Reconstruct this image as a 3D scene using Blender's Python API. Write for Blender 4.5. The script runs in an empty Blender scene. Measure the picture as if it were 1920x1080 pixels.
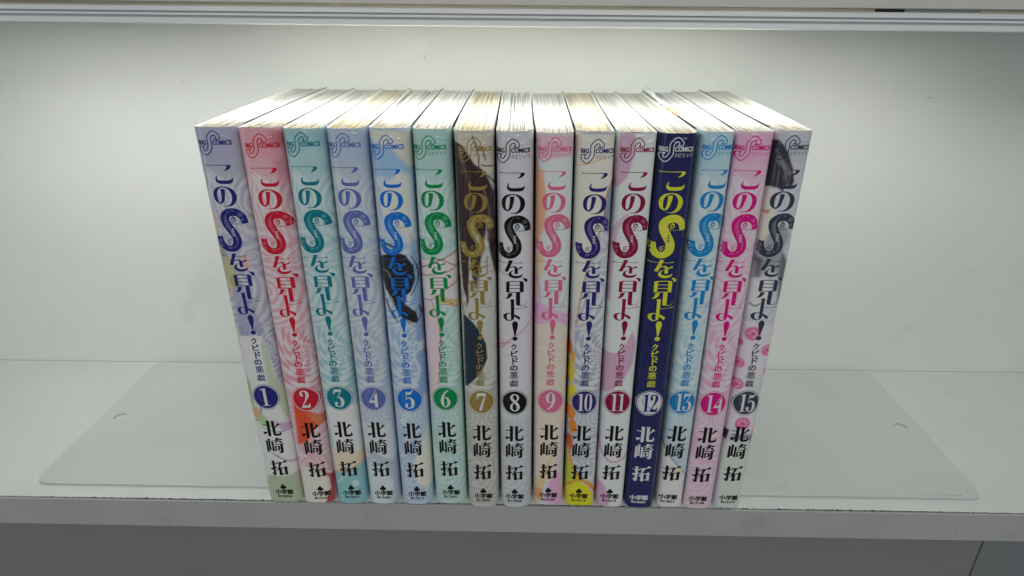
import bpy, math, random
import numpy as np
from mathutils import Matrix, Vector
from mathutils.geometry import tessellate_polygon

# ------------------------------------------------------------------ camera, world, light, exposure
SC = bpy.context.scene
COL = SC.collection
cam_d = bpy.data.cameras.new('camera'); cam = bpy.data.objects.new('camera', cam_d); COL.objects.link(cam)
R_ = Vector((0.99969675, 0.02461965, -0.00052716)); F_ = Vector((-0.02268672, 0.91246059, -0.40853518)); U_ = Vector((-0.00957699, 0.40842325, 0.91274242))
m4 = Matrix.Identity(4)
for k in range(3): m4[k][0] = R_[k]; m4[k][1] = U_[k]; m4[k][2] = -F_[k]
m4[0][3], m4[1][3], m4[2][3] = 0.00976158, -0.24406883, 0.22597065
cam.matrix_world = m4
cam_d.sensor_width = 36; cam_d.lens = 1206.36 / 1920 * 36; cam_d.clip_start = 0.005; cam_d.clip_end = 50
cam_d.dof.use_dof = True; cam_d.dof.focus_distance = 0.285; cam_d.dof.aperture_fstop = 20
SC.camera = cam
w = bpy.data.worlds.new('World'); SC.world = w; w.use_nodes = True
bg = w.node_tree.nodes['Background']; bg.inputs[0].default_value = (0.98, 1.0, 0.98, 1); bg.inputs[1].default_value = 0.165
la = bpy.data.lights.new('ceiling_light', 'AREA'); la.shape = 'RECTANGLE'; la.size = 1.3; la.size_y = 0.75; la.energy = 8.6; la.color = (0.97, 1.0, 0.98)
lo = bpy.data.objects.new('ceiling_light', la); COL.objects.link(lo); lo.location = (0.30, -1.45, 1.05)
lo.rotation_euler = (Vector((0, 0, 0.08)) - lo.location).to_track_quat('-Z', 'Y').to_euler()
lb_ = bpy.data.lights.new('side_light', 'AREA'); lb_.shape = 'RECTANGLE'; lb_.size = 0.35; lb_.size_y = 1.3; lb_.energy = 2.0; lb_.color = (.95, .98, 1.0)  # unseen area light, added at left to give the spine edges a sheen
lo2 = bpy.data.objects.new('side_light', lb_); COL.objects.link(lo2); lo2.location = (-1.5, -1.0, .35)
lo2.rotation_euler = (Vector((0, 0, 0.1)) - lo2.location).to_track_quat('-Z', 'Y').to_euler()
LAMP = 13.0
SC.view_settings.view_transform = 'Standard'; SC.view_settings.look = 'None'; SC.view_settings.exposure = 0.05; SC.view_settings.gamma = 1
SC.cycles.max_bounces = 10; SC.cycles.diffuse_bounces = 6

MM = 0.001
rng = random.Random(7)
nr = np.random.RandomState(11)

# ------------------------------------------------------------------ helpers
def lin(c): return tuple(((v/255)/12.92 if v/255 <= .04045 else ((v/255+.055)/1.055)**2.4) for v in c)
def mat(name, col, rough=.5, bump=None, coat=0.0, spec=.5, metal=0.0, var=None, attr=None, emis=None, speck=None):
    m = bpy.data.materials.new(name); m.use_nodes = True; nt = m.node_tree; b = nt.nodes['Principled BSDF']
    b.inputs['Base Color'].default_value = (*col, 1); b.inputs['Roughness'].default_value = rough
    b.inputs['Coat Weight'].default_value = coat; b.inputs['Coat Roughness'].default_value = .08
    b.inputs['Specular IOR Level'].default_value = spec; b.inputs['Metallic'].default_value = metal
    tc = nt.nodes.new('ShaderNodeTexCoord')
    src = None
    if attr:
        a = nt.nodes.new('ShaderNodeAttribute'); a.attribute_name = attr; src = a.outputs['Color']
    if var:                                   # (scale, amount, stretch)
        mp = nt.nodes.new('ShaderNodeMapping'); mp.inputs['Scale'].default_value = var[2]
        nt.links.new(tc.outputs['Object'], mp.inputs[0])
        n = nt.nodes.new('ShaderNodeTexNoise'); n.inputs['Scale'].default_value = var[0]; n.inputs['Detail'].default_value = 6
        nt.links.new(mp.outputs[0], n.inputs[0])
        rmp = nt.nodes.new('ShaderNodeMapRange'); rmp.inputs['From Min'].default_value = .3; rmp.inputs['From Max'].default_value = .7
        rmp.inputs['To Min'].default_value = 1 - var[1]; rmp.inputs['To Max'].default_value = 1 + var[1] * .4
        nt.links.new(n.outputs[0], rmp.inputs[0])
        mx = nt.nodes.new('ShaderNodeVectorMath'); mx.operation = 'SCALE'
        if src: nt.links.new(src, mx.inputs[0])
        else: mx.inputs[0].default_value = col
        nt.links.new(rmp.outputs[0], mx.inputs['Scale']); src = mx.outputs[0]
    if speck:                                 # sparse dust and small stains: (scale, threshold, darkness)
        for sc_, th, dk in speck:
            n = nt.nodes.new('ShaderNodeTexNoise'); n.inputs['Scale'].default_value = sc_; n.inputs['Detail'].default_value = 2
            nt.links.new(tc.outputs['Object'], n.inputs[0])
            r2 = nt.nodes.new('ShaderNodeMapRange'); r2.inputs['From Min'].default_value = th; r2.inputs['From Max'].default_value = th + .05
            r2.inputs['To Min'].default_value = 1; r2.inputs['To Max'].default_value = 1 - dk; nt.links.new(n.outputs[0], r2.inputs[0])
            mx = nt.nodes.new('ShaderNodeVectorMath'); mx.operation = 'SCALE'
            if src: nt.links.new(src, mx.inputs[0])
            else: mx.inputs[0].default_value = col
            nt.links.new(r2.outputs[0], mx.inputs['Scale']); src = mx.outputs[0]
    if src: nt.links.new(src, b.inputs['Base Color'])
    if bump:                                  # list of (scale, distance, stretch)
        prev = None
        for sc_, dist, st in bump:
            mp = nt.nodes.new('ShaderNodeMapping'); mp.inputs['Scale'].default_value = st
            nt.links.new(tc.outputs['Object'], mp.inputs[0])
            n = nt.nodes.new('ShaderNodeTexNoise'); n.inputs['Scale'].default_value = sc_; n.inputs['Detail'].default_value = 3
            nt.links.new(mp.outputs[0], n.inputs[0])
            bu = nt.nodes.new('ShaderNodeBump'); bu.inputs['Distance'].default_value = dist; bu.inputs['Strength'].default_value = 1
            nt.links.new(n.outputs[0], bu.inputs['Height'])
            if prev: nt.links.new(prev, bu.inputs['Normal'])
            prev = bu.outputs[0]
        nt.links.new(prev, b.inputs['Normal'])
    if emis:
        b.inputs['Emission Color'].default_value = (*emis[0], 1); b.inputs['Emission Strength'].default_value = emis[1]
    return m
def link(name, me, parent=None):
    o = bpy.data.objects.new(name, me); COL.objects.link(o)
    if parent: o.parent = parent
    return o
def mesh(name, V, Fc, material, parent=None, smooth=False, colors=None):
    me = bpy.data.meshes.new(name); me.from_pydata([tuple(v) for v in V], [], Fc)
    if material: me.materials.append(material)
    if colors is not None:
        a = me.color_attributes.new('print', 'FLOAT_COLOR', 'POINT')
        c = np.ones((len(V), 4), np.float32); c[:, :3] = colors; a.data.foreach_set('color', c.ravel())
    if smooth: me.polygons.foreach_set('use_smooth', [True]*len(me.polygons))
    me.validate(); me.update()
    return link(name, me, parent)
def tag(o, label, cat, group=None):
    o['label'] = label; o['category'] = cat
    if group: o['group'] = group
    return o
def empty(name, loc=(0, 0, 0)):
    o = bpy.data.objects.new(name, None); COL.objects.link(o); o.location = loc; o.empty_display_size = .01; return o
def prism(name, pts, axis0, axis1, m, parent=None, bev=0.0):
    """extrude a YZ outline along X"""
    n = len(pts); V = [(axis0, y, z) for y, z in pts] + [(axis1, y, z) for y, z in pts]
    Fc = [(i, (i+1) % n, n+(i+1) % n, n+i) for i in range(n)] + [tuple(range(n-1, -1, -1)), tuple(range(n, 2*n))]
    o = mesh(name, V, Fc, m, parent)
    if bev:
        b = o.modifiers.new('b', 'BEVEL'); b.width = bev; b.segments = 3; b.limit_method = 'ANGLE'
    return o
def boxo(name, x0, x1, y0, y1, z0, z1, m, parent=None, bev=0.0):
    return prism(name, [(y0, z0), (y1, z0), (y1, z1), (y0, z1)], x0, x1, m, parent, bev)

# ------------------------------------------------------------------ the shelf around the books
laminate = mat('white_laminate', (.70, .72, .71), .42, [(900, .00002, (1, 1, 1)), (60, .00008, (1, 1, 1))], var=(18, .04, (1, 1, 1)), speck=[(420, .76, .3), (60, .70, .05)])
edgeband = mat('grey_edge_band', (.46, .465, .46), .45, [(700, .00002, (1, 1, 1))], var=(25, .06, (1, 1, 1)), speck=[(300, .70, .25), (45, .66, .10)])
wallm = mat('painted_back_board', (.79, .805, .78), .6, [(40, .0002, (1, 1, 1)), (700, .00002, (1, 1, 1))], var=(6, .04, (1, 1, 1)), speck=[(260, .745, .2), (25, .66, .05)])
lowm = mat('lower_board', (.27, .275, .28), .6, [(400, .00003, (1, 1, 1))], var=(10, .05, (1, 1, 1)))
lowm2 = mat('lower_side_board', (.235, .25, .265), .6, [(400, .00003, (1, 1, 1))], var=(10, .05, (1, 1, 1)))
dirt = mat('dark_grime', (.05, .045, .04), .9)
platem = mat('pale_enamelled_steel', (.60, .64, .62), .30, [(120, .00006, (1, 1, 1)), (1500, .00001, (1, 1, 1))], var=(14, .06, (1, 1, 1)), speck=[(350, .77, .25), (90, .72, .07)])
alu = mat('brushed_aluminium', (.90, .92, .95), .38, [(60, .00004, (1, 60, 60))], metal=.12, var=(9, .06, (1, 8, 8)))
alud = mat('aluminium_groove', (.42, .43, .45), .5, metal=.2)
beige = mat('beige_edge_tape', (.62, .57, .44), .6, var=(30, .1, (1, 1, 1)))
blackm = mat('black_plastic', (.02, .02, .02), .5)
steelm = mat('grey_steel_clip', (.46, .50, .54), .4, metal=.5)
glow = mat('lamp_diffuser', (.9, .9, .9), .5, emis=((.98, 1.0, .93), LAMP))

D_W = 0.1315
bp = boxo('back_panel', -1.2, 1.2, D_W, D_W + .012, 0.0, 0.60, wallm); bp['kind'] = 'structure'
scv = [(.2290, .0), (.2330, .0006), (.2350, .0004), (.2325, -.0001)]
mesh('scuff_mark', [(x, D_W - .0002, .176 + z) for x, z in scv], [(0, 1, 2, 3)], mat('scuff', (.52, .52, .50), .8), bp)
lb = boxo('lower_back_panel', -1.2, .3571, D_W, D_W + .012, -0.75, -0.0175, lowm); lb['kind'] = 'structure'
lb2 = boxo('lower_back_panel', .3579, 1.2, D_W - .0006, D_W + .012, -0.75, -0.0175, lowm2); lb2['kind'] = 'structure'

ls = empty('lower_shelf', (0, 0, 0)); tag(ls, 'white laminate shelf board that the row of books and the steel plate stand on', 'shelf')
boxo('board', -1.2, 1.2, 0.0006, D_W - .0004, -0.0165, 0.0, laminate, ls)
boxo('edge_band', -1.2, 1.2, -0.0006, 0.0003, -0.0168, -0.0003, edgeband, ls, .00025)
# grimy joint between board top and edge band: an irregular dark sliver
V = []; Fc = []; xs = np.arange(-.5, .5, .0008)
wv = .00036 + .00014*np.sin(xs*37+1) + np.clip(nr.normal(0, .00013, len(xs)), -.0001, .0006) + (nr.rand(len(xs)) > .97)*.0005
wv = np.clip(wv, .00018, .0013)
for x, q in zip(xs, wv): V += [(x, .0003 - q*.25, .00006), (x, .0003 + q, .00006)]
for i in range(len(xs)-1): Fc.append((2*i, 2*i+2, 2*i+3, 2*i+1))
mesh('grimy_joint', V, Fc, dirt, ls)

YS = .028
us = empty('upper_shelf', (0, 0, .2242)); tag(us, 'white shelf board across the top of the picture, above the aluminium lamp rail', 'shelf')
boxo('board', -1.2, 1.2, YS+.0006, D_W - .0004, 0.0, .0170, laminate, us)
boxo('edge_band', -1.2, 1.2, YS-0.0006, YS+0.0003, 0.0002, .0172, mat('white_edge_band', (.66, .65, .63), .45, [(700, .00002, (1, 1, 1))], var=(25, .05, (1, 1, 1))), us, .00025)

us.rotation_euler.y = .0095
# lamp rail under the front of the upper shelf
rail = empty('lamp_rail', (0, 0, .2226)); tag(rail, 'long grooved aluminium lamp rail fixed under the upper shelf, shining down on the book tops', 'lamp')
def zr(z): return z - .2226
fy = .0300
prof_r = [(fy, .2230), (fy, .22105), (fy+.0010, .2209), (fy+.0010, .2203), (fy+.0002, .2202), (fy+.0002, .2195), (fy+.0010, .2193), (fy+.0010, .2186), (fy, .2184), (fy, .2166), (fy+.0004, .2162), (.036, .2162), (.036, .2170), (.056, .2170), (.056, .2162), (.062, .2162), (.062, .2230)]
prism('housing', [(y, zr(z)) for y, z in prof_r], -.75, .75, alu, rail)
boxo('groove_lining', -.75, .75, fy+.00085, fy+.00099, zr(.2203), zr(.2209), alud, rail)
boxo('groove_lining', -.75, .75, fy+.00085, fy+.00099, zr(.2186), zr(.2193), alud, rail)
boxo('lamp_diffuser', -.285, .225, .0364, .0556, zr(.2163), zr(.2169), glow, rail)
for x0, x1, m_, nm in ((-.75, .1431, beige, 'edge_tape'), (.1431, .1547, blackm, 'black_clip'), (.1547, .1834, steelm, 'steel_clip'), (.1834, .75, beige, 'edge_tape')):
    boxo(nm, x0, x1, fy-.0004 if m_ is beige else fy+.0001, .055, zr(.22305), zr(.22415), m_, rail)

rail.rotation_euler.y = .0095

# thin steel plate lying on the shelf under the books
def plate():
    x0, x1, y0, y1, r, t = -.2412, .2372, .0090, .1290, .0065, .0013
    pts = []
    for cx, cy, a0 in ((x1-r, y0+r, -90), (x1-r, y1-r, 0), (x0+r, y1-r, 90), (x0+r, y0+r, 180)):
        for k in range(9):
            a = math.radians(a0 + k*90/8); pts.append((cx+r*math.cos(a), cy+r*math.sin(a)))
    holes = []
    for hx, hy in ((-.2300, .0665), (.2262, .0675)):
        holes.append([(hx+.0033*math.cos(a), hy+.0033*math.sin(a)) for a in np.linspace(0, -2*math.pi, 24, endpoint=False)])
    loops = [pts] + holes
    tri = tessellate_polygon([[Vector((x, y, 0)) for x, y in l] for l in loops])
    flat = [p for l in loops for p in l]; n = len(flat)
    V = [(x, y, t) for x, y in flat] + [(x, y, .0002) for x, y in flat]
    Fc = []
    for a, b, c in tri:
        A, B_, C = [Vector((*flat[q], 0)) for q in (a, b, c)]
        if (B_-A).cross(C-A).z < 0: a, b = b, a
        Fc.append((a, b, c)); Fc.append((n+c, n+b, n+a))
    s = 0
    for l in loops:
        k = len(l)
        for i in range(k):
            a = s+i; b = s+(i+1) % k; Fc.append((a, n+a, n+b, b))
        s += k
    o = mesh('steel_plate', V, Fc, platem)
    b = o.modifiers.new('b', 'BEVEL'); b.width = .00025; b.segments = 2; b.limit_method = 'ANGLE'
    tag(o, 'flat pale grey steel plate with rounded corners lying under the books', 'plate')
    sm = mat('scratch', (.22, .24, .23), .7)
    def scratch(p, wd):
        V = []; Fc = []
        for i, (x, y) in enumerate(p):
            q = wd*(.4+.6*math.sin(math.pi*(i+.5)/len(p))); V += [(x, y-q, t+.00005), (x, y+q, t+.00005)]
        for i in range(len(p)-1): Fc.append((2*i, 2*i+2, 2*i+3, 2*i+1))
        mesh('scratch', V, Fc, sm, o)
    scratch([(.2300, .0125), (.2322, .0150), (.2335, .0185), (.2330, .0240), (.2290, .0300)], .00012)
    scratch([(.2050, .0108), (.2150, .0112), (.2250, .0108), (.2290, .0118)], .00010)
    scratch([(.1440, .0640), (.1560, .0630), (.1690, .0600)], .00007)
    return o
plate()

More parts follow.
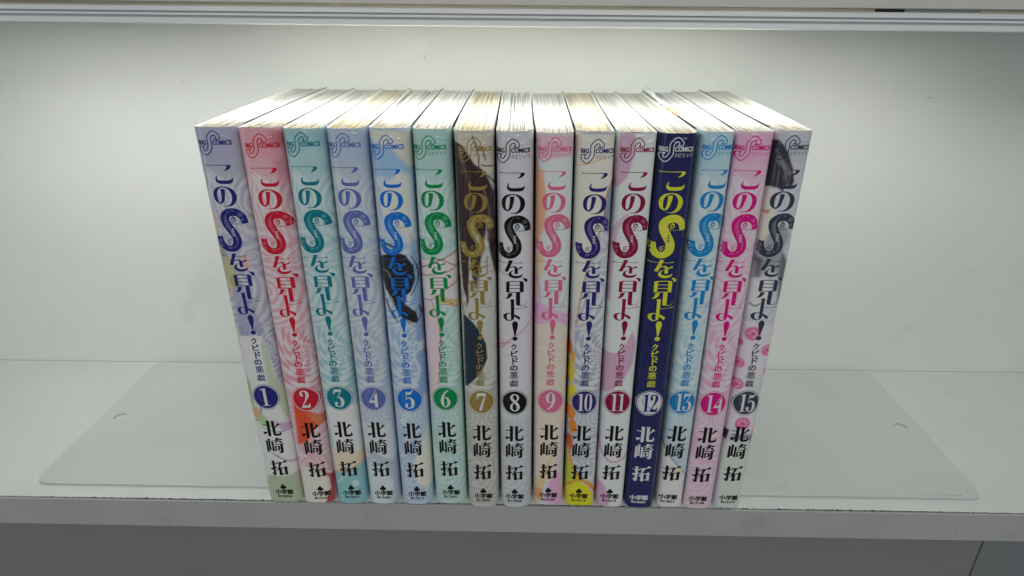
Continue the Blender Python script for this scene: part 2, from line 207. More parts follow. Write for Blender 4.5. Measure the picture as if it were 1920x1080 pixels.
# ------------------------------------------------------------------ printed shapes, millimetres on the spine: P = filled outline, R = stroke with half width
G={'logo':[('R',0,[(1.85,175.29,0.18),(1.94,175.47,0.18),(2.06,175.72,0.18),(2.12,175.99,0.18),(2.09,176.26,0.18),(2.01,176.54,0.18),(1.9,176.8,0.18),(1.76,177.04,0.18),(1.59,177.25,0.18),(1.38,177.47,0.18),(1.13,177.71,0.18),(0.85,177.94,0.18),(0.57,178.13,0.18),(0.3,178.27,0.18),(0.03,178.36,0.18),(-0.25,178.39,0.18),(-0.55,178.35,0.18),(-0.85,178.24,0.18),(-1.14,178.09,0.18),(-1.4,177.88,0.18),(-1.64,177.63,0.18),(-1.89,177.37,0.18),(-2.16,177.1,0.18),(-2.43,176.81,0.18),(-2.64,176.54,0.18),(-2.78,176.29,0.18),(-2.86,176.05,0.18),(-2.92,175.78,0.18),(-2.95,175.49,0.18),(-2.96,175.15,0.18),(-2.96,174.74,0.18),(-2.95,174.16,0.18),(-2.95,173.5,0.18),(-2.97,172.95,0.18),(-3.04,172.6,0.18),(-3.14,172.36,0.18),(-3.28,172.11,0.18),(-3.49,171.77,0.18),(-3.74,171.43,0.18),(-3.98,171.16,0.18),(-4.17,171.02,0.18),(-4.34,170.95,0.18),(-4.51,170.93,0.18),(-4.69,170.96,0.18),(-4.86,171.04,0.18),(-5.0,171.16,0.18),(-5.08,171.31,0.18),(-5.13,171.49,0.18),(-5.14,171.67,0.18),(-5.11,171.83,0.18),(-5.04,171.99,0.18),(-4.92,172.15,0.18),(-4.73,172.33,0.18),(-4.5,172.52,0.18),(-4.34,172.65,0.18)]),('R',0,[(-4.34,172.65,0.17),(-5.25,172.6,0.17),(-6.18,172.51,0.17)]),('R',0,[(-6.18,172.51,0.18),(-6.25,172.31,0.18),(-6.34,172.02,0.18),(-6.38,171.72,0.18),(-6.37,171.43,0.18),(-6.31,171.13,0.18),(-6.21,170.84,0.18),(-6.06,170.56,0.18),(-5.88,170.27,0.18),(-5.67,170.02,0.18),(-5.43,169.79,0.18),(-5.17,169.58,0.18),(-4.91,169.42,0.18),(-4.68,169.33,0.18),(-4.46,169.3,0.18),(-4.22,169.31,0.18),(-3.95,169.38,0.18),(-3.67,169.51,0.18),(-3.38,169.68,0.18),(-3.1,169.93,0.18),(-2.81,170.24,0.18),(-2.54,170.55,0.18),(-2.29,170.86,0.18),(-2.05,171.18,0.18),(-1.86,171.48,0.18),(-1.72,171.72,0.18),(-1.62,171.94,0.18),(-1.55,172.24,0.18),(-1.52,172.64,0.18),(-1.51,173.1,0.18),(-1.51,173.59,0.18),(-1.51,174.1,0.18),(-1.51,174.64,0.18),(-1.5,175.08,0.18),(-1.48,175.36,0.18),(-1.45,175.55,0.18),(-1.38,175.75,0.18),(-1.24,176.01,0.18),(-1.05,176.28,0.18),(-0.85,176.5,0.18),(-0.64,176.65,0.18),(-0.4,176.75,0.18),(-0.18,176.8,0.18),(0.02,176.78,0.18),(0.22,176.69,0.18),(0.37,176.58,0.18),(0.47,176.43,0.18),(0.54,176.24,0.18),(0.56,176.06,0.18),(0.52,175.89,0.18),(0.44,175.72,0.18),(0.33,175.57,0.18),(0.18,175.45,0.18),(0.01,175.34,0.18),(-0.11,175.27,0.18)]),('R',0,[(-0.11,175.27,0.18),(0.87,175.28,0.18),(1.85,175.29,0.18)])],'ko':[('P',0,[(-5.97,165.51),(-5.76,165.56),(-5.32,165.45),(-3.84,165.53),(-2.13,165.51),(-0.76,165.52),(2.82,165.59),(3.67,165.56),(4.04,165.39),(4.14,165.08),(4.04,164.65),(3.58,164.15),(2.82,163.64),(1.96,163.34),(1.36,163.26),(1.28,163.33),(1.96,163.88),(2.44,164.52),(2.65,165.21),(2.3,165.3),(-2.13,165.3),(-3.85,165.32),(-5.15,165.24),(-5.45,165.03)]),('P',0,[(-1.9,161.53),(-1.75,161.36),(-2.03,160.74),(-2.08,160.21),(-1.83,159.77),(-1.31,159.58),(-0.28,159.47),(1.27,159.49),(2.82,159.65),(3.59,159.91),(3.93,160.29),(4.05,160.51),(4.19,160.19),(4.13,159.66),(3.85,158.88),(3.34,158.46),(2.48,158.21),(1.27,158.11),(-0.11,158.11),(-1.32,158.2),(-2.18,158.53),(-2.7,159.13),(-2.83,159.74),(-2.65,160.54),(-2.25,161.17)])],'no':[('R',0,[(-0.78,156.13,0.84),(-0.78,155.88,0.84),(-0.79,155.52,0.84),(-0.8,155.12,0.84),(-0.82,154.73,0.82),(-0.86,154.38,0.8),(-0.91,154.02,0.77),(-0.97,153.66,0.74),(-1.04,153.29,0.71),(-1.11,152.92,0.69),(-1.18,152.54,0.67),(-1.26,152.17,0.65),(-1.36,151.84,0.62),(-1.46,151.57,0.57),(-1.58,151.32,0.52),(-1.71,151.11,0.47),(-1.85,150.93,0.42),(-2.02,150.75,0.38),(-2.21,150.6,0.33),(-2.4,150.49,0.3),(-2.59,150.44,0.28),(-2.79,150.46,0.29),(-3.0,150.54,0.31),(-3.2,150.67,0.35),(-3.38,150.82,0.39),(-3.54,150.99,0.45),(-3.68,151.2,0.51),(-3.8,151.44,0.58),(-3.9,151.72,0.64),(-3.98,152.04,0.68),(-4.04,152.4,0.72),(-4.08,152.78,0.75),(-4.1,153.15,0.77),(-4.1,153.51,0.77),(-4.08,153.88,0.76),(-4.04,154.25,0.74),(-3.96,154.6,0.71),(-3.84,154.94,0.68),(-3.68,155.27,0.65),(-3.49,155.59,0.61),(-3.28,155.86,0.56),(-3.05,156.1,0.51),(-2.78,156.3,0.45),(-2.5,156.48,0.39),(-2.2,156.63,0.34),(-1.87,156.75,0.29),(-1.52,156.85,0.24),(-1.16,156.92,0.21),(-0.81,156.96,0.19),(-0.46,156.98,0.18),(-0.11,156.97,0.19),(0.24,156.93,0.21),(0.57,156.85,0.24),(0.91,156.74,0.29),(1.24,156.59,0.35),(1.56,156.4,0.42),(1.87,156.18,0.49),(2.18,155.91,0.57),(2.49,155.6,0.66),(2.77,155.26,0.75),(2.99,154.91,0.82),(3.15,154.53,0.87),(3.26,154.12,0.9),(3.32,153.7,0.91),(3.34,153.28,0.92),(3.32,152.87,0.91),(3.26,152.46,0.89),(3.16,152.05,0.86),(3.03,151.67,0.82),(2.87,151.3,0.77),(2.67,150.94,0.71),(2.45,150.61,0.65),(2.21,150.33,0.58),(1.95,150.08,0.52),(1.67,149.88,0.45),(1.38,149.71,0.39),(1.08,149.57,0.33),(0.77,149.45,0.27),(0.46,149.35,0.22),(0.15,149.29,0.17),(-0.15,149.25,0.13),(-0.43,149.24,0.11),(-0.7,149.26,0.09),(-0.96,149.31,0.08),(-1.2,149.36,0.07),(-1.43,149.44,0.06),(-1.66,149.55,0.05),(-1.85,149.65,0.04),(-1.99,149.72,0.04)]),('P',0,[(-1.94,156.0),(-1.51,155.88),(-0.81,156.02),(0.02,156.26),(-0.02,155.46),(-1.51,155.44)])],'S':[('P',0,[(6.55,142.13),(6.5,143.34),(6.23,144.94),(5.54,146.37),(4.56,147.38),(3.39,148.16),(2.03,148.48),(0.47,148.4),(-1.09,148.03),(-2.46,147.21),(-3.46,146.13),(-3.98,144.86),(-4.0,143.31),(-3.6,141.48),(-2.72,139.66),(-1.74,138.03),(-1.05,136.9),(-0.66,135.85),(-0.61,135.11),(-0.77,134.05),(-1.17,133.29),(-1.88,132.84),(-2.88,132.9),(-3.58,133.48),(-4.13,134.39),(-4.46,135.73),(-4.55,136.88),(-5.26,136.67),(-6.28,136.75),(-7.06,136.82),(-7.04,135.46),(-6.74,133.7),(-6.24,132.39),(-5.22,131.13),(-4.01,130.44),(-2.6,130.08),(-1.19,130.14),(0.21,130.53),(1.42,131.4),(2.42,132.56),(2.91,134.04),(2.97,135.74),(2.52,137.64),(1.63,139.33),(0.64,141.0),(-0.14,142.55),(-0.49,143.37),(-0.42,144.3),(0.03,144.96),(0.85,145.3),(2.03,145.23),(2.81,145.01),(3.59,144.27),(3.99,143.21),(4.19,141.92),(5.37,141.96)])],'Scurl':[('R',0,[(-0.43,142.81,0.1),(-0.23,142.78,0.11),(0.05,142.73,0.11),(0.36,142.7,0.12),(0.65,142.7,0.12),(0.92,142.75,0.13),(1.19,142.83,0.15),(1.43,142.94,0.16),(1.63,143.07,0.17),(1.78,143.25,0.17),(1.89,143.47,0.18),(1.96,143.69,0.18),(1.99,143.9,0.19),(1.96,144.09,0.19),(1.87,144.27,0.2),(1.76,144.44,0.21),(1.63,144.56,0.21),(1.48,144.63,0.2),(1.3,144.65,0.19),(1.11,144.65,0.18),(0.95,144.62,0.17),(0.8,144.55,0.16),(0.65,144.45,0.15),(0.53,144.33,0.14),(0.46,144.2,0.15),(0.45,144.05,0.17),(0.49,143.88,0.21),(0.57,143.72,0.25),(0.65,143.59,0.27),(0.77,143.5,0.26),(0.91,143.45,0.23),(1.05,143.41,0.19),(1.14,143.38,0.17)]),('R',0,[(0.07,145.08,0.08),(0.22,145.13,0.09),(0.43,145.2,0.09),(0.66,145.25,0.1),(0.85,145.23,0.1),(1.01,145.14,0.11),(1.15,144.98,0.13),(1.26,144.8,0.14),(1.34,144.62,0.15),(1.37,144.43,0.15),(1.37,144.22,0.15),(1.35,144.03,0.15),(1.34,143.9,0.15)]),('R',0,[(-0.63,135.07,0.08),(-0.79,135.12,0.09),(-1.03,135.2,0.09),(-1.3,135.27,0.09),(-1.56,135.3,0.09),(-1.82,135.28,0.1),(-2.1,135.23,0.1),(-2.35,135.15,0.1),(-2.56,135.04,0.1),(-2.71,134.88,0.11),(-2.83,134.68,0.11),(-2.9,134.47,0.12),(-2.93,134.28,0.12),(-2.89,134.1,0.13),(-2.81,133.92,0.14),(-2.69,133.77,0.14),(-2.57,133.66,0.15),(-2.43,133.61,0.15),(-2.26,133.6,0.15),(-2.1,133.62,0.15),(-1.97,133.69,0.15),(-1.87,133.82,0.14),(-1.79,133.99,0.14),(-1.73,134.18,0.13),(-1.73,134.34,0.12),(-1.78,134.47,0.12),(-1.89,134.59,0.11),(-2.01,134.67,0.11),(-2.12,134.7,0.1),(-2.22,134.65,0.11),(-2.32,134.53,0.11),(-2.41,134.39,0.12),(-2.47,134.31,0.12)])],'Slight':[('R',0,[(1.64,148.15,0.08),(1.39,148.07,0.09),(1.03,147.96,0.1),(0.63,147.81,0.11),(0.27,147.62,0.12),(-0.05,147.39,0.14),(-0.36,147.12,0.15),(-0.65,146.83,0.17),(-0.9,146.55,0.19),(-1.1,146.29,0.21),(-1.26,146.05,0.23),(-1.4,145.8,0.27),(-1.54,145.51,0.31),(-1.68,145.18,0.38),(-1.82,144.83,0.47),(-1.93,144.46,0.55),(-2.0,144.06,0.62),(-2.0,143.62,0.68),(-1.95,143.15,0.73),(-1.86,142.68,0.76),(-1.75,142.2,0.78),(-1.62,141.73,0.79),(-1.46,141.25,0.78),(-1.27,140.79,0.76),(-1.09,140.35,0.73),(-0.92,139.96,0.68),(-0.74,139.59,0.62),(-0.55,139.24,0.56),(-0.35,138.9,0.52),(-0.13,138.58,0.51),(0.1,138.28,0.52),(0.33,137.98,0.53),(0.54,137.65,0.54),(0.71,137.3,0.54),(0.88,136.93,0.54),(1.02,136.56,0.54),(1.13,136.18,0.52),(1.21,135.81,0.49),(1.27,135.44,0.45),(1.3,135.07,0.4),(1.28,134.7,0.35),(1.23,134.33,0.31),(1.15,133.95,0.27),(1.02,133.58,0.22),(0.82,133.21,0.19),(0.5,132.82,0.16),(0.09,132.42,0.14),(-0.31,132.06,0.12),(-0.58,131.81,0.1)]),('P',0,[(5.11,145.7),(5.07,145.42),(4.94,145.17),(4.73,144.99),(4.47,144.88),(4.18,144.85),(3.89,144.91),(3.63,145.06),(3.42,145.27),(3.28,145.53),(3.24,145.82),(3.28,146.1),(3.42,146.35),(3.62,146.55),(3.88,146.67),(4.17,146.7),(4.46,146.63),(4.72,146.48),(4.93,146.26),(5.07,145.99)]),('P',0,[(5.22,143.63),(5.19,143.44),(5.12,143.28),(5.0,143.15),(4.84,143.08),(4.67,143.06),(4.5,143.11),(4.35,143.21),(4.23,143.35),(4.15,143.53),(4.12,143.72),(4.15,143.91),(4.23,144.08),(4.35,144.21),(4.5,144.28),(4.67,144.3),(4.84,144.26),(4.99,144.16),(5.11,144.01),(5.19,143.83)]),('P',0,[(-4.99,135.01),(-5.03,134.76),(-5.13,134.52),(-5.29,134.31),(-5.48,134.16),(-5.7,134.07),(-5.91,134.06),(-6.11,134.13),(-6.26,134.26),(-6.36,134.45),(-6.39,134.69),(-6.35,134.96),(-6.25,135.21),(-6.09,135.44),(-5.89,135.61),(-5.68,135.69),(-5.46,135.7),(-5.27,135.62),(-5.12,135.47),(-5.02,135.26)]),('P',0,[(-4.98,133.1),(-5.0,132.87),(-5.08,132.66),(-5.2,132.47),(-5.35,132.34),(-5.52,132.27),(-5.68,132.27),(-5.83,132.34),(-5.95,132.47),(-6.02,132.66),(-6.04,132.88),(-6.01,133.11),(-5.93,133.33),(-5.81,133.52),(-5.66,133.66),(-5.5,133.73),(-5.33,133.73),(-5.19,133.65),(-5.07,133.51),(-5.0,133.32)]),('P',0,[(-1.18,132.01),(-1.23,131.84),(-1.37,131.68),(-1.6,131.55),(-1.88,131.46),(-2.19,131.42),(-2.5,131.43),(-2.78,131.49),(-3.0,131.6),(-3.14,131.74),(-3.19,131.91),(-3.14,132.09),(-2.99,132.25),(-2.77,132.39),(-2.49,132.49),(-2.18,132.53),(-1.87,132.52),(-1.59,132.45),(-1.37,132.33),(-1.23,132.18)]),('P',0,[(2.22,147.38),(2.19,147.29),(2.11,147.21),(1.98,147.15),(1.82,147.11),(1.64,147.1),(1.46,147.11),(1.29,147.15),(1.16,147.21),(1.08,147.29),(1.05,147.38),(1.08,147.47),(1.16,147.55),(1.29,147.61),(1.46,147.65),(1.64,147.67),(1.82,147.65),(1.98,147.61),(2.11,147.54),(2.19,147.46)]),('P',0,[(0.06,132.57),(0.04,132.45),(-0.02,132.34),(-0.12,132.25),(-0.24,132.2),(-0.38,132.18),(-0.52,132.19),(-0.64,132.24),(-0.74,132.33),(-0.8,132.43),(-0.82,132.55),(-0.8,132.67),(-0.73,132.78),(-0.64,132.87),(-0.51,132.92),(-0.38,132.94),(-0.24,132.93),(-0.12,132.87),(-0.02,132.79),(0.04,132.68)])],'esu':[('P',0,[(-0.44,139.91),(0.74,139.92),(0.74,139.71),(-0.45,139.7)]),('P',0,[(0.03,139.74),(0.27,139.75),(0.26,138.74),(0.02,138.74)]),('P',0,[(-0.59,138.8),(0.84,138.81),(0.84,138.58),(-0.59,138.57)]),('P',0,[(-0.51,138.06),(0.54,138.16),(0.44,137.91),(-0.45,137.81)]),('R',0,[(0.44,138.03,0.12),(0.41,137.93,0.13),(0.38,137.77,0.13),(0.33,137.6,0.13),(0.24,137.44,0.12),(0.08,137.28,0.11),(-0.12,137.11,0.09),(-0.32,136.95,0.07),(-0.46,136.84,0.05)]),('R',0,[(0.14,137.4,0.06),(0.26,137.28,0.08),(0.44,137.11,0.1),(0.61,136.93,0.13),(0.73,136.81,0.15)])],'wo':[('R',0,[(-6.67,128.38,0.08),(-6.57,128.24,0.14),(-6.34,128.12,0.19),(-5.88,128.16,0.15),(-5.26,128.23,0.1),(-4.5,128.25,0.09),(-3.63,128.26,0.09),(-2.64,128.27,0.09),(-1.61,128.27,0.08),(-0.59,128.22,0.08),(0.41,128.18,0.08),(1.39,128.2,0.08),(2.22,128.24,0.09),(2.65,128.35,0.15),(2.92,128.44,0.19),(3.23,128.41,0.12),(3.46,128.36,0.04)]),('P',0,[(-2.44,129.38),(-0.55,129.45),(-0.8,128.73),(-1.62,126.65),(-2.65,124.26),(-4.07,124.44),(-3.44,125.99),(-2.31,128.68)]),('R',0,[(-1.92,126.04,0.06),(-1.69,126.18,0.1),(-1.35,126.37,0.16),(-1.01,126.51,0.21),(-0.7,126.58,0.23),(-0.39,126.6,0.24),(-0.1,126.57,0.27),(0.15,126.49,0.35),(0.38,126.35,0.45),(0.56,126.14,0.54),(0.67,125.85,0.6),(0.73,125.48,0.65),(0.76,125.05,0.69),(0.76,124.5,0.7),(0.74,123.9,0.69),(0.72,123.47,0.69)]),('P',0,[(0.8,125.66),(1.61,126.04),(2.98,126.81),(3.42,126.03),(2.42,125.87),(1.41,125.45),(0.8,125.05)]),('R',0,[(-0.11,125.09,0.06),(-0.36,125.0,0.08),(-0.7,124.87,0.12),(-1.02,124.7,0.17),(-1.26,124.5,0.23),(-1.48,124.27,0.31),(-1.63,124.02,0.4),(-1.74,123.74,0.5),(-1.79,123.43,0.61),(-1.76,123.14,0.69),(-1.63,122.88,0.69),(-1.41,122.64,0.64),(-1.13,122.43,0.6),(-0.8,122.28,0.59),(-0.42,122.16,0.57),(-0.02,122.08,0.56),(0.38,122.05,0.56),(0.79,122.05,0.55),(1.2,122.09,0.54),(1.61,122.15,0.52),(2.02,122.25,0.48),(2.38,122.37,0.44),(2.65,122.52,0.38),(2.86,122.69,0.32),(3.02,122.88,0.25),(3.14,123.08,0.18),(3.22,123.29,0.11),(3.27,123.44,0.06)])],'comma':[('P',0,[(3.13,121.61),(4.45,121.42),(5.16,121.01),(5.42,120.42),(5.26,119.89),(4.76,119.61),(4.35,119.88),(3.84,120.8)])],'mi':[('P',0,[(-3.81,119.67),(-2.88,119.91),(-2.17,120.18),(-1.98,120.03),(-2.06,115.33),(-3.48,115.23),(-3.46,119.49)]),('P',0,[(2.17,120.09),(2.52,120.31),(3.43,120.05),(3.84,119.47),(3.81,115.4),(2.21,115.46)]),('P',0,[(-2.06,120.21),(2.25,120.27),(2.25,119.98),(-2.07,119.83)]),('P',0,[(-2.08,118.56),(2.25,118.62),(2.25,118.35),(-2.08,118.29)]),('P',0,[(-2.09,116.99),(2.25,117.06),(2.25,116.76),(-2.09,116.7)]),('P',0,[(-3.48,115.29),(3.81,115.4),(3.81,115.1),(-3.48,115.0)]),('P',0,[(-2.76,114.61),(-0.87,114.77),(-0.98,114.02),(-1.7,112.86),(-2.74,112.19),(-3.99,112.06),(-3.15,112.77),(-2.73,113.71)]),('P',0,[(0.61,115.22),(2.33,115.21),(2.33,109.37),(2.5,109.09),(1.07,109.06),(0.72,109.49),(0.6,110.29)]),('R',0,[(2.21,109.14,0.14),(2.66,109.13,0.12),(3.24,109.13,0.09),(3.78,109.15,0.09),(4.23,109.25,0.08),(4.49,109.48,0.08),(4.65,109.8,0.08),(4.73,110.21,0.07),(4.77,110.54,0.05)])],'yo':[('P',0,[(-2.02,111.8),(-0.26,112.02),(-0.14,111.74),(-0.17,103.67),(-0.26,102.97),(-0.72,102.26),(-1.46,102.12),(-1.54,102.7),(-1.54,105.5),(-1.56,108.96),(-1.61,111.25)]),('R',0,[(-0.18,107.66,0.1),(0.6,107.69,0.1),(1.59,107.72,0.09),(2.46,107.79,0.09),(3.24,107.86,0.09),(3.83,107.92,0.1),(4.28,107.98,0.11),(4.62,108.1,0.18),(4.9,108.19,0.23),(5.21,108.1,0.14),(5.44,107.99,0.04)]),('R',0,[(-1.5,105.27,0.15),(-1.79,105.29,0.15),(-2.2,105.32,0.16),(-2.59,105.3,0.19),(-2.9,105.22,0.24),(-3.18,105.1,0.32),(-3.43,104.95,0.4),(-3.64,104.74,0.49),(-3.82,104.51,0.59),(-3.94,104.26,0.67),(-4.01,103.99,0.71),(-4.02,103.71,0.74),(-3.99,103.43,0.73),(-3.91,103.16,0.68),(-3.78,102.9,0.6),(-3.62,102.66,0.52),(-3.42,102.46,0.44),(-3.18,102.28,0.36),(-2.93,102.14,0.29),(-2.66,102.05,0.25),(-2.37,102.0,0.21),(-2.09,101.99,0.19),(-1.78,102.04,0.17),(-1.46,102.13,0.15),(-1.25,102.2,0.15)]),('P',0,[(-0.21,104.89),(0.75,104.62),(2.46,103.56),(2.04,102.28),(1.16,102.99),(-0.21,104.09)])],'bang':[('P',0,[(0.15,101.76),(0.84,101.53),(1.33,100.88),(1.43,99.93),(1.2,98.51),(0.77,96.61),(0.41,94.65),(-0.12,94.64),(-0.45,96.59),(-0.82,98.49),(-1.09,99.9),(-1.02,100.72),(-0.56,101.49)]),('P',0,[(1.25,93.31),(1.19,93.0),(1.03,92.71),(0.78,92.49),(0.47,92.34),(0.12,92.29),(-0.23,92.33),(-0.54,92.47),(-0.79,92.69),(-0.95,92.96),(-1.0,93.27),(-0.94,93.59),(-0.78,93.87),(-0.53,94.1),(-0.22,94.25),(0.13,94.31),(0.48,94.26),(0.79,94.12),(1.04,93.9),(1.19,93.62)])],'kita':[('P',0,[(-2.37,47.99),(-1.59,47.81),(-0.68,47.53),(-0.98,47.22),(-1.06,39.73),(-1.33,39.21),(-2.22,39.14),(-2.36,39.38),(-2.27,44.41)]),('P',0,[(-4.53,45.42),(-4.17,45.62),(-3.45,45.51),(-2.3,45.55),(-2.31,45.15),(-3.87,45.09)]),('P',0,[(-4.52,41.55),(-4.11,41.56),(-2.37,41.77),(-2.37,41.39),(-3.18,40.8),(-3.81,39.99),(-4.12,40.25)]),('P',0,[(0.04,47.87),(1.62,47.56),(1.3,47.14),(1.25,40.79),(1.45,40.58),(3.1,40.73),(3.22,41.03),(3.3,42.35),(3.46,41.46),(3.81,40.92),(3.81,40.42),(3.4,39.83),(2.69,39.57),(1.04,39.47),(0.32,39.77),(0.11,40.27),(0.07,44.52)]),('P',0,[(2.68,46.62),(3.95,45.53),(2.89,45.3),(2.07,44.41),(1.31,43.92),(1.31,44.24),(2.07,45.28),(2.58,46.13)])],'saki':[('P',0,[(-4.26,36.68),(-3.44,36.71),(-3.49,30.28),(-4.32,30.11)]),('P',0,[(-3.2,38.01),(-2.07,37.51),(-2.28,37.11),(-2.31,31.8),(-3.19,31.7),(-3.11,37.01)]),('P',0,[(-1.66,36.65),(-0.62,36.19),(-0.87,35.8),(-0.94,30.53),(-1.69,30.49)]),('P',0,[(-3.48,31.62),(-1.68,31.83),(-1.69,31.47),(-3.49,31.26)]),('P',0,[(-0.66,36.96),(0.83,37.19),(0.83,36.84),(-0.41,36.66)]),('P',0,[(1.82,37.19),(2.89,37.92),(3.97,37.32),(2.89,37.1),(2.07,37.03)]),('P',0,[(0.52,38.25),(1.86,38.21),(2.19,38.0),(1.78,37.45),(1.24,36.23),(-0.01,35.14),(0.1,35.58),(0.72,36.86)]),('P',0,[(1.41,36.86),(2.89,36.49),(3.35,35.9),(2.89,35.29),(1.86,36.22)]),('P',0,[(-0.79,34.83),(1.03,34.95),(3.1,34.95),(3.56,35.37),(3.97,34.87),(3.41,34.57),(-0.63,34.53)]),('P',0,[(2.31,34.58),(3.31,34.58),(3.27,30.51),(2.9,29.89),(2.06,29.54),(1.65,29.93),(1.02,30.63),(2.17,30.62)]),('P',0,[(-0.47,33.69),(0.11,33.61),(0.11,30.88),(-0.48,30.86)]),('P',0,[(0.11,33.71),(1.07,33.72),(1.07,33.36),(0.11,33.35)]),('P',0,[(1.07,33.88),(1.96,33.54),(1.77,31.3),(1.06,31.3)]),('P',0,[(0.11,31.6),(1.06,31.61),(1.06,31.3),(0.11,31.29)])],'taku':[('P',0,[(-3.35,25.28),(-1.84,24.91),(-2.17,24.46),(-2.33,17.01),(-2.79,16.62),(-3.46,16.65),(-4.35,18.22),(-3.32,17.81),(-3.25,20.7)]),('R',0,[(-4.64,23.33,0.06),(-4.36,23.24,0.11),(-3.86,23.16,0.16),(-2.96,23.18,0.15),(-2.07,23.22,0.14),(-1.61,23.37,0.22),(-1.29,23.5,0.28),(-0.94,23.42,0.17),(-0.69,23.31,0.04)]),('P',0,[(-4.6,20.88),(-3.99,20.84),(-1.63,21.5),(-1.01,21.62),(-1.86,20.86),(-3.66,19.92),(-4.0,19.77)]),('P',0,[(-1.06,24.32),(1.71,24.32),(2.93,25.47),(3.97,24.59),(2.82,24.17),(1.71,24.04),(-1.06,24.01)]),('P',0,[(-0.29,24.04),(1.31,24.07),(0.82,23.06),(-0.52,20.24),(-1.76,19.1),(-0.97,20.64),(-0.29,22.34)]),('P',0,[(-0.63,20.93),(0.64,21.19),(0.63,16.6),(-0.61,16.57)]),('P',0,[(0.64,21.25),(2.15,21.24),(2.15,20.85),(0.64,20.85)]),('P',0,[(2.15,21.38),(2.82,22.0),(3.6,21.15),(3.33,20.62),(3.32,17.04),(2.15,17.02)]),('P',0,[(0.63,17.59),(2.15,17.58),(2.15,17.22),(0.63,17.22)])],'clover':[('P',0,[(0.41,10.25),(0.37,9.98),(0.27,9.73),(0.1,9.54),(-0.11,9.41),(-0.34,9.36),(-0.57,9.39),(-0.78,9.51),(-0.94,9.69),(-1.05,9.93),(-1.08,10.19),(-1.05,10.46),(-0.94,10.71),(-0.77,10.91),(-0.56,11.04),(-0.33,11.09),(-0.1,11.06),(0.1,10.94),(0.27,10.75),(0.37,10.51)]),('P',0,[(-0.36,9.22),(-0.4,8.96),(-0.51,8.73),(-0.67,8.55),(-0.88,8.42),(-1.12,8.37),(-1.35,8.4),(-1.56,8.5),(-1.72,8.66),(-1.83,8.88),(-1.86,9.13),(-1.82,9.38),(-1.72,9.62),(-1.55,9.81),(-1.34,9.94),(-1.11,9.99),(-0.88,9.96),(-0.67,9.86),(-0.5,9.69),(-0.4,9.46)]),('P',0,[(1.22,9.25),(1.18,9.0),(1.08,8.77),(0.91,8.59),(0.7,8.47),(0.47,8.43),(0.24,8.46),(0.03,8.57),(-0.13,8.75),(-0.24,8.97),(-0.27,9.22),(-0.24,9.47),(-0.13,9.7),(0.04,9.88),(0.25,10.0),(0.48,10.04),(0.71,10.01),(0.91,9.9),(1.08,9.72),(1.19,9.5)]),('P',0,[(-0.57,9.84),(-0.07,9.86),(0.11,8.13),(-0.75,8.1)])]}
T={'BIG': (-6.48, 173.09, -3.51, 174.92), 'COMICS': (-1.09, 173.15, 6.08, 174.97), 'spirits': (-1.03, 170.97, 6.05, 172.58), 'ク': (-1.6, 87.66, 0.88, 90.8), 'ピ': (-1.62, 84.32, 1.34, 87.47), 'ド': (-1.14, 80.5, 1.38, 83.9), 'の': (-2.09, 77.15, 1.29, 80.04), '悪': (-2.21, 73.21, 1.5, 76.57), '戯': (-2.23, 69.11, 1.49, 72.5), 'pub': (-4.7, 4.97, 4.08, 8.06), 'code': (-3.68, 3.1, 3.06, 4.45), 'ecce': (0.45, 141.83, 3.83, 142.32), 'badge': (-6.1, 53.98, 5.88, 67.19)}
